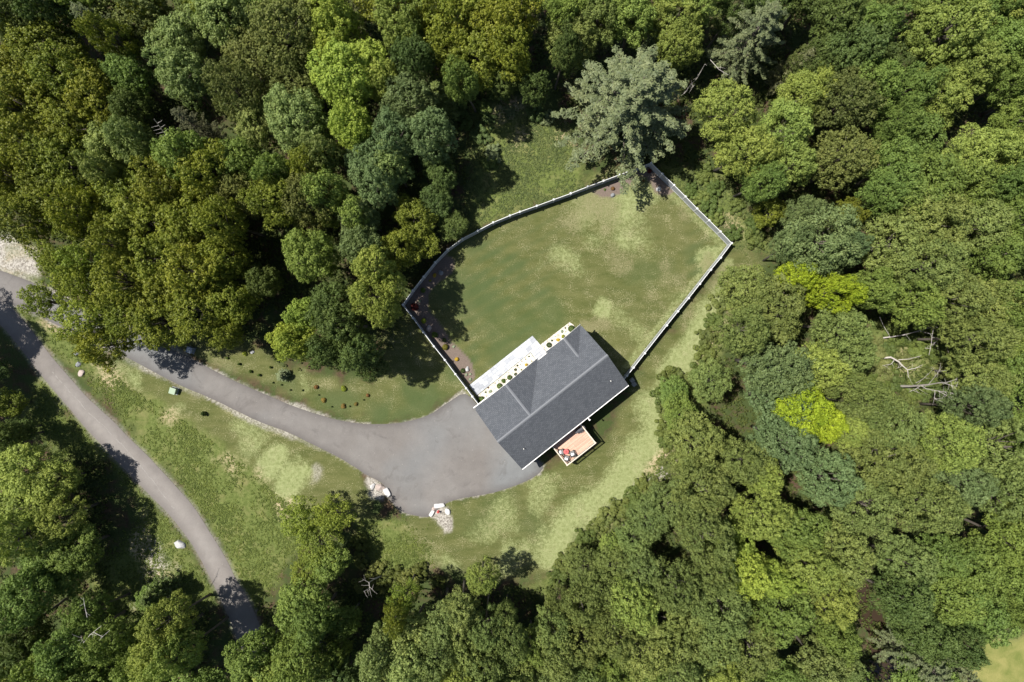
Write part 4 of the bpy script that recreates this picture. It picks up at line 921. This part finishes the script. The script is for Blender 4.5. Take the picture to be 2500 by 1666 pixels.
x, y = V(1005, 215, 8); pine_at(x, y, 2.6, 11, 0, 0, 'young green fir left of the weedy clearing', (.12,.16,.045), PR_FIR)
x, y = V(345, 1372, 6); pine_at(x, y, 2.1, 8, 1, 0, 'young green fir left of the lower road end', (.09,.13,.035), PR_FIR)
x, y = V(1835, 150, 8); pine_at(x, y, 2.4, 12, 1, 0, 'brownish green fir right of the upper right pine', (.12,.13,.06), PR_FIR)
x, y = S(690, 917, 1); pine_at(x, y, 1.05, 2.4, 1, 0, 'small pale conifer alone on the lawn above the driveway', (.15,.19,.10), PR_FIR)

for k in range(17): plant_tree(10+k*145+rnd.uniform(-20, 20), -20+rnd.uniform(-10, 8), 78, rnd.choice('OKGDOG' if k < 11 else 'GHHDM'), 15)
for k in range(9): plant_tree(2378+rnd.uniform(-5, 15), 40+k*165, 75, rnd.choice('GMH'), 15)
for k in range(15): plant_tree(20+k*150, 1594+rnd.uniform(-10, 12), 75, rnd.choice('GMDGH'), 14)
for k in range(3): plant_tree(-22, 90+k*150, 75, 'O', 15)
# shade trees just outside the left and upper edges, whose crowns and shadows reach into the photo
for (x, y, r, c, h) in ((12, 1010, 42, 'D', 9), (15, 930, 34, 'O', 6), (55, 985, 28, 'D', 5), (-15, 850, 30, 'D', 5)):
    plant_tree(x, y, r, c, h)
for (x, y, r, c, h) in ((-95, 700, 62, 'D', 17), (-75, 745, 66, 'D', 17), (-62, 825, 66, 'D', 17), (-38, 915, 70, 'O', 17), (-50, 985, 60, 'D', 15)):
    plant_tree(x, y, r, c, h, off=True)

# ------------------------------------------------------------------ dead trees (bare)
def snag(name, label, polys, cat='dead tree', mat='deadwood', twigs=0, seed=1):
    """polys: list of (points [(px,py,h)...] in photo px, r0, r1); the first starts at the foot"""
    r_ = random.Random(seed); P0 = polys[0][0][0]; ox, oy = S(P0[0], P0[1], P0[2]); root = empty(name, (ox, oy, 0))
    for i, (pts, r0, r1) in enumerate(polys):
        W = []
        for (px, py, h) in pts: x, y = S(px, py, h); W.append((x-ox, y-oy, h))
        n = len(W); r0 *= .72; r1 *= .72; mb = MB().tube(W, [r0+(r1-r0)*k/(n-1) for k in range(n)], 6)
        if twigs:
            for k in range(twigs):
                t = r_.uniform(.25, 1)*(n-1); a = int(min(n-2, t)); q = Vector(W[a]).lerp(Vector(W[a+1]), t-a); L = r_.uniform(.3, 1.15); an = r_.uniform(0, 6.28)
                e = q+Vector((math.cos(an)*L, math.sin(an)*L, r_.uniform(.1, .8)*L)); mb.tube([q, q.lerp(e, .5)+Vector((0, 0, .08)), e], [.018, .012, .006], 4)
        mb.build('trunk' if i == 0 else 'branch', M[mat], root)
    return tag(root, label, cat, 'bare dead trees')
def zz(ox, oy, sc, pts): return [(ox+x/sc, oy+y/sc, h) for x, y, h in pts]
q = lambda *p: zz(1875, 700, 3.76, p)
snag('dead_tree', 'pale fan shaped dead tree, lowest of the three in the right clearing', [
 (q((1215,915,.5),(1310,915,3),(1400,908,5.5),(1480,900,7.5)), .24, .13), (q((1480,900,7.5),(1560,885,9.5),(1640,880,11),(1740,848,12.5)), .11, .02),
 (q((1400,908,5.5),(1450,938,7),(1560,958,9),(1740,985,12)), .11, .02), (q((1560,958,9),(1640,1000,10.5),(1740,1032,12)), .06, .015),
 (q((1360,885,5),(1420,850,6.5),(1470,805,8),(1530,745,10)), .06, .015), (q((1480,890,7.5),(1530,830,9),(1600,735,11)), .06, .015), (q((1600,882,10),(1680,905,11),(1740,920,12)), .05, .012),
 (q((1400,912,5.5),(1340,950,6),(1290,970,7)), .05, .015), (q((1530,950,8.5),(1530,1000,9),(1525,1035,9.5)), .035, .01)], twigs=6, seed=3)
snag('dead_tree', 'forked pale dead tree, middle of the three in the right clearing', [
 (q((1030,655,.6),(1130,650,1.6),(1200,690,2.6),(1230,722,3.2)), .20, .13), (q((1230,722,3.2),(1280,765,4),(1288,838,4.6)), .11, .025), (q((1200,672,2.5),(1300,665,3.5),(1410,633,4.8)), .08, .02),
 (q((1155,680,2),(1130,712,2.2),(1050,725,2.4)), .07, .02), (q((1280,765,4),(1350,750,4.6),(1420,718,5.2)), .07, .02), (q((1230,722,3.2),(1215,740,3.3),(1185,748,3.5)), .05, .02)], twigs=3, seed=4)
snag('dead_tree', 'long thin dead tree, topmost of the three in the right clearing', [
 (q((1060,470,.6),(1130,462,1.4),(1240,445,2.6),(1390,405,4.2)), .14, .08), (q((1390,405,4.2),(1470,380,5),(1550,370,6)), .07, .015), (q((1390,405,4.2),(1450,425,5),(1505,435,5.6)), .05, .015),
 (q((1520,385,5.5),(1505,450,4.8),(1500,520,4.2),(1478,630,3.6)), .07, .03), (q((1580,475,5),(1505,540,4.1)), .05, .02), (q((1440,565,3.8),(1495,568,3.9)), .04, .03), (q((1025,280,2.5),(1060,360,2),(1120,460,1.4)), .05, .03)], twigs=2, seed=5)
q = lambda *p: zz(550, 1249, 3.76, p)
snag('dead_tree', 'small bare dead trunk in the shade below the driveway boulders', [(q((1430,592,.2),(1370,620,2.5),(1320,652,4.6),(1325,700,5.6)), .15, .06), (q((1320,652,4.6),(1262,622,5.6)), .06, .02), (q((1325,700,5.6),(1300,720,6.2),(1265,735,6.6)), .04, .015), (q((1325,700,5.6),(1330,740,6.4)), .04, .015), (q((1322,690,5.4),(1350,715,6)), .04, .012)], twigs=2, seed=6)
snag('dead_tree', 'bare twiggy dead tree at the bottom, right of the lower road end', [(q((930,1230,1),(900,1265,4),(880,1290,7),(870,1340,9)), .16, .05), (q((880,1290,7),(875,1220,8.5),(850,1150,10)), .07, .015), (q((880,1290,7),(800,1250,8.5),(710,1215,10)), .07, .015),
 (q((880,1290,7),(940,1250,8),(1020,1240,9)), .06, .015), (q((870,1340,9),(850,1400,10),(800,1480,11.5)), .06, .015), (q((870,1340,9),(930,1395,10)), .04, .012), (q((880,1290,7),(780,1340,9),(700,1390,10.5)), .05, .012), (q((870,1340,9),(900,1430,10.5)), .04, .012)], twigs=9, seed=7)
q = lambda *p: zz(0, 0, 3.76, p)
snag('dead_tree', 'bare fishbone dead pine top beside the small upper left pine', [(q((1600,1360,2),(1560,1290,8),(1480,1180,12),(1415,1095,15)), .15, .03)]+[(q((1415+145*t,1095+195*t,15-7*t),(1415+145*t-70,1095+195*t+18,15.3-7*t)), .03, .01) for t in (.3,.45,.6,.75,.85)]+[(q((1415+145*t,1095+195*t,15-7*t),(1415+145*t+45,1095+195*t-28,15.3-7*t)), .03, .01) for t in (.2,.4,.6,.8)], seed=8)
q = lambda *p: zz(0, 1249, 3.76, p)
snag('dead_tree', 'white bare branches poking through the bottom left crowns', [(q((690,1300,9),(770,1200,13),(830,1130,15),(930,1050,16.5)), .05, .02), (q((770,1200,13),(740,1140,14.5)), .04, .012), (q((800,970,15),(780,880,16),(765,790,16.5)), .06, .02), (q((860,1110,15.6),(940,1150,15.8),(1010,1090,16.6)), .04, .012)], twigs=4, seed=9)
q = lambda *p: zz(1500, 0, 3.76, p)
snag('dead_tree', 'pale fallen branches in the dark gap right of the big pine', [(q((640,860,2),(700,780,4),(760,720,6),(830,590,9)), .10, .03), (q((700,780,4),(650,850,3)), .05, .02), (q((740,770,5),(700,830,4)), .05, .02), (q((880,550,9),(960,640,9),(1050,690,9.5)), .05, .015)], twigs=4, seed=10)

# ------------------------------------------------------------------ shrubs, garden plants, saplings
BUSH = [bush_mesh(700+i) for i in range(3)]; THICK = [bush_mesh(760+i, 4200, .06, .7, 26, spread=.95, r0=.12, r1=.34) for i in range(4)]; BALL = [ball_mesh(720+i) for i in range(2)]; TUFT = [bush_mesh(740+i, 260, .16, .6, 5) for i in range(2)]
stem_me = MB().tube([(0, 0, -.05), (.02, .01, .3), (0, 0, .7)], [.05, .035, .01], 5).mesh('stem', M['bark'])
def shrub(px, py, rpx, col, adj, noun, where, hgt=1.0, kind='bush', h=.3, name='shrub', group='garden shrubs'):
    x, y = S(px, py, h); rm = rpx/PPM; me = rnd.choice({'thicket': THICK, 'bush': BUSH, 'ball': BALL, 'tuft': TUFT}[kind])
    r = empty(name, (x, y, .03), rnd.uniform(0, 6), (rm, rm, rm*hgt)); c = link_mesh('leaves', me, r); v = rnd.uniform(.9, 1.1); c.color = (col[0]*v, col[1]*v, col[2]*v, 1); link_mesh('stem', stem_me, r)
    tag(r, None, 'shrub' if name == 'shrub' else name.replace('_', ' '), group); want_label(r, adj, noun, where, px, py); return r
GRN = (.085,.135,.028); DGR = (.045,.075,.022); YEL = (.50,.36,.045); YGR = (.24,.26,.035); OLV = (.13,.12,.02); RED = (.11,.022,.02); SIL = (.30,.36,.27); ORA = (.17,.095,.035); LIM = (.22,.27,.03)
pb = lambda x, y: (1130+x/6.533, 760+y/6.533)
w1, w2_ = 'in pebbles between patio and house', 'in the pebbles right of the patio'
for (x, y, r, c, adj, kd) in [(295,1415,56,GRN,'large clipped green','ball'),(585,1195,45,GRN,'medium clipped green','ball'),(645,1110,46,GRN,'leafy green','bush'),(745,1060,40,GRN,'medium clipped green','ball'),(840,1010,25,DGR,'small dark green','ball'),
    (838,935,22,DGR,'small dark green','ball'),(870,868,15,DGR,'tiny dark green','ball'),(1055,723,13,DGR,'tiny dark green','ball'),(1002,767,9,DGR,'tiny dark green','ball'),(942,802,8,DGR,'tiny dark green','ball'),(1010,855,34,YEL,'golden yellow','bush'),(403,1222,18,RED,'small dark red','bush'),
    (435,1280,32,SIL,'spiky grey green','tuft'),(362,1296,15,GRN,'small bright green','ball'),(515,1275,14,GRN,'small bright green','ball'),(385,1375,22,YGR,'yellowish green','bush'),(275,1338,7,DGR,'tiny dark green','ball'),(565,1112,7,DGR,'tiny dark green','ball'),(517,1148,7,DGR,'tiny dark green','ball'),
    (733,980,6,GRN,'tiny dark green','ball'),(920,850,7,DGR,'tiny dark green','ball'),(900,910,7,RED,'tiny reddish','bush'),(1100,795,12,GRN,'small bright green','tuft'),(695,1095,8,GRN,'tiny dark green','ball'),(935,935,15,GRN,'small bright green','tuft')]:
    px, py = pb(x, y); shrub(px, py, r/6.533, c, adj, 'shrub', w1, 1.0, kd, group='shrubs in the white pebble beds')
for (x, y, r, c, adj, kd) in [(1375,540,42,DGR,'large dark green','ball'),(1423,470,16,DGR,'small dark green','ball'),(1732,280,54,GRN,'large clipped green','ball'),(1637,268,13,DGR,'tiny dark green','ball'),(1472,398,12,SIL,'tiny grey green','tuft'),(1517,380,12,SIL,'tiny grey green','tuft'),
    (1525,460,38,YEL,'golden yellow','bush'),(1600,400,36,YGR,'yellow green','bush'),(1585,320,32,SIL,'pale silvery','tuft'),(1680,225,8,DGR,'tiny dark green','ball'),(1305,588,10,YGR,'small yellowish','tuft'),(1640,330,12,SIL,'tiny grey green','tuft')]:
    px, py = pb(x, y); shrub(px, py, r/6.533, c, adj, 'shrub', w2_, 1.0, kd, group='shrubs in the white pebble beds')
mb_ = lambda x, y: (850+x/4.48, 650+y/4.48); w3 = 'in the mulch bed along the left fence'
for (x, y, r, c, adj, kd) in [(825,600,38,LIM,'yellow green','bush'),(945,750,45,GRN,'leafy mid green','bush'),(1060,885,48,OLV,'large olive','bush'),(1050,810,32,DGR,'dark bluish','bush'),(1185,1020,32,YEL,'golden yellow','bush'),(1255,1145,27,DGR,'round dark green','ball'),
    (1290,1190,20,SIL,'silvery','tuft'),(1335,1185,18,SIL,'silvery','tuft'),(1330,1240,22,SIL,'silvery','tuft'),(1150,880,20,SIL,'silvery','tuft'),(820,265,42,GRN,'leafy mid green','bush'),(725,445,58,RED,'large dark red','bush'),(945,100,28,YEL,'golden yellow','bush'),(780,380,18,SIL,'silvery','tuft'),(895,160,16,YGR,'small yellowish','tuft'),(1115,845,10,SIL,'silvery','tuft')]:
    px, py = mb_(x, y); shrub(px, py, r/4.48, c, adj, 'shrub', w3, 1.0, kd, group='shrubs in the mulch beds')
nb = lambda x, y: (1350+x/3.92, 400+y/3.92); w4 = 'in the mulch bed below the big pine'
for (x, y, r, c, adj, kd) in [(575,235,25,ORA,'orange','bush'),(500,245,15,GRN,'small green','tuft'),(665,190,18,YGR,'yellow green','bush'),(925,70,28,RED,'dark red','bush'),(870,160,14,ORA,'small orange','tuft')]:
    px, py = nb(x, y); shrub(px, py, r/3.92, c, adj, 'shrub', w4, 1.0, kd, group='shrubs in the mulch beds')
lw = lambda x, y: (500+x/5.8825, 800+y/5.8825); w5 = 'on the grass above the driveway'
for (x, y, r, c, adj, hh) in [(318,440,26,GRN,'small green',1.8),(490,525,28,GRN,'small green',1.8),(940,572,26,GRN,'small green',1.8),(655,632,30,GRN,'small green',1.8),(778,685,30,GRN,'small green',1.8),(975,795,18,DGR,'tiny dark',1.8),(1095,825,18,DGR,'tiny dark',1.8),
    (1225,898,18,DGR,'tiny dark',1.8),(1400,905,18,DGR,'tiny dark',1.8),(1632,970,16,DGR,'tiny dark',1.8),(1820,1140,16,DGR,'tiny dark',1.8),(2078,1135,16,DGR,'tiny dark',1.8),(2278,1040,16,DGR,'tiny dark',1.8)]:
    px, py = lw(x, y); shrub(px, py, r/5.8825, c, adj, 'sapling', w5, hh, 'bush', name='sapling', group='saplings planted above the driveway')
for (x, y, r, c, adj) in [(1595,855,42,ORA,'orange brown'),(1700,1040,46,(.22,.16,.04),'orange brown'),(1985,1135,46,(.21,.15,.045),'orange brown'),(2165,1105,36,(.20,.15,.04),'orange brown'),(2335,975,34,ORA,'orange brown'),(1995,882,54,LIM,'bright lime'),(565,375,42,LIM,'bright lime')]:
    px, py = lw(x, y); shrub(px, py, r/5.8825, c, adj, 'shrub', w5, 1.1, 'bush', group='shrubs planted above the driveway')
shrub(497, 1010, 8, DGR, 'small thin', 'sapling', 'alone on the grass below the driveway', 2.6, 'tuft', name='sapling', group='saplings planted above the driveway')
# rough bushes along the wood edges
def rough(x, y, r, c, adj, where, h=1.2): shrub(x*K+rnd.uniform(-7, 7), y*K+rnd.uniform(-7, 7), r*K*rnd.uniform(.85, 1.3), c, adj, 'bush', where, .9, 'thicket', h*.6, group='wild bushes at the wood edge')
E1 = 'right of the pale lawn strip'
for i, (x, y, r) in enumerate([(1615,815,24),(1600,850,22),(1575,880,26),(1545,870,18),(1530,905,22),(1535,945,24),(1525,985,22),(1530,1020,20),(1545,1060,22),(1475,1110,18),(1450,1130,20),(1500,1120,20),(1430,1160,22),(1460,1170,22),(1400,1190,22),(1370,1215,20),(1345,1240,20),(1320,1270,20),(1300,1300,20),(1280,1330,20),(1655,700,22),(1680,680,24),(1640,740,22),(1630,775,24)]):
    rough(x, y, r, [(.125,.155,.04),(.10,.14,.035),(.14,.17,.05)][i % 3], ['yellowish green', 'mid green', 'pale green'][i % 3], E1)
E2 = 'in the weedy clearing below the wood'
for i, (x, y, r) in enumerate([(1105,250,20),(1125,275,18),(1165,255,14),(1070,285,16),(1110,310,20),(1140,350,22),(1125,370,18),(1230,255,18),(1255,270,14),(1060,255,16)]):
    rough(x, y, r, [(.12,.17,.045),(.10,.15,.05),(.16,.20,.10)][i % 3], ['light green', 'mid green', 'silvery green'][i % 3], E2)
E3 = 'between the right fence and the wood'
for i, (x, y, r) in enumerate([(1590,430,18),(1610,455,18),(1635,480,20),(1655,505,18),(1680,540,18),(1625,400,22),(1650,430,18),(1730,545,20),(1745,520,20),(1700,480,14)]):
    rough(x, y, r, [(.09,.135,.035),(.13,.17,.045)][i % 2], ['mid green', 'light green'][i % 2], E3)
E4 = 'around the three dead trees'
for i, (x, y, r) in enumerate([(2050,770,26),(2085,760,24),(2020,790,22),(2110,790,24),(2040,815,22),(2075,820,20),(2150,800,26),(2180,820,24),(2165,850,22),(2200,840,24),(2060,880,26),(2030,860,24),(2100,900,26),(2140,905,20),(2010,830,24),(2000,880,30),(2035,905,26)]):
    rough(x, y, r, [(.12,.16,.04),(.10,.14,.04),(.15,.17,.06)][i % 3], ['light green', 'mid green', 'yellowish green'][i % 3], E4, 1.5)
E5 = 'below the driveway end boulders'
for i, (x, y, r) in enumerate([(830,1250,22),(870,1310,22),(905,1330,20),(940,1330,22),(970,1320,18),(840,1340,24),(1000,1340,18),(830,1290,18),(880,1350,22)]):
    rough(x, y, r, [(.09,.11,.025),(.13,.15,.04)][i % 2], ['dull green', 'yellowish green'][i % 2], E5)
settle_labels()

# ------------------------------------------------------------------ ground cover nobody could count
def cover(name, polys, dens, size, hgt, col, seed, label, avoid=(), mat='weed'):
    rng = np.random.default_rng(seed); Cs = []
    for p in polys:
        P = np.array(p); x0, y0 = P.min(0); x1, y1 = P.max(0); x0, x1 = max(x0, -76), min(x1, 76); y0, y1 = max(y0, -52), min(y1, 52)
        n = int((x1-x0)*(y1-y0)*dens*1.0); X = rng.uniform(x0, x1, n); Y = rng.uniform(y0, y1, n)
        keep = sdist(p, X, Y)+rng.normal(0, .6, n) > .1
        vn = VN(seed+3); keep &= vn(X, Y, .28, 3) > rng.uniform(.25, .62, n)
        for a in avoid: keep &= sdist(a, X, Y) < -.35
        X, Y = X[keep], Y[keep]; Cs.append(np.stack([X, Y], 1))
    C = np.concatenate(Cs); m = 7; q_ = sphere_pts(rng, len(C)*m, 0).reshape(len(C), m, 3); s = rng.uniform(.6, 1.4, (len(C), 1, 1))
    P = np.concatenate([C, np.zeros((len(C), 1))], 1)[:, None]+q_*np.array([.16, .16, hgt])*s
    me = quads_mesh(name, P.reshape(-1, 3), (q_+np.array([0, 0, .8])+rng.normal(size=q_.shape)*.3).reshape(-1, 3), size, M[mat], rng)
    o = link_mesh(name, me); o.color = (*col, 1); return tag(o, label, name.replace('_', ' '), kind='stuff')
DR, RD = WP(drive_poly), WP(road_poly)
cover('weeds', meadow_polys[:2]+[meadow_polys[6]], 26, .075, .10, (.125,.165,.042), 21, 'low tangled green weeds in the verges beside the lower road', (DR, RD, lawn_south))
cover('ground_cover', [meadow_polys[2], meadow_polys[3]], 30, .08, .12, (.112,.148,.054), 22, 'dense low green ground cover outside the upper fences', (fence_ground,))
cover('scrub', [meadow_polys[4], meadow_polys[7]], 9, .10, .40, (.12,.16,.042), 23, 'yellowish green scrub around the dead trees and lawn edge', (fence_ground, lawn_east))
wood = [VP([(-60,-60),(1290,-60),(1290,200),(1080,250),(1060,560),(930,700),(880,860),(620,820),(560,770),(300,770),(120,640),(60,540),(-60,500)]),
        VP([(1290,-60),(2420,-60),(2420,1450),(2100,1640),(900,1640),(900,1360),(1200,1350),(1540,1080),(1600,860),(1780,600),(1640,400),(1500,380),(1290,250)]), VP([(-60,1040),(250,1040),(250,1400),(560,1400),(900,1300),(900,1640),(-60,1640)])]
cover('undergrowth', wood, 6.5, .12, .6, (.075,.098,.026), 24, 'dim leafy undergrowth on the woodland floor under the trees', (fence_ground, DR, RD, lawn_east, field), 'weed')
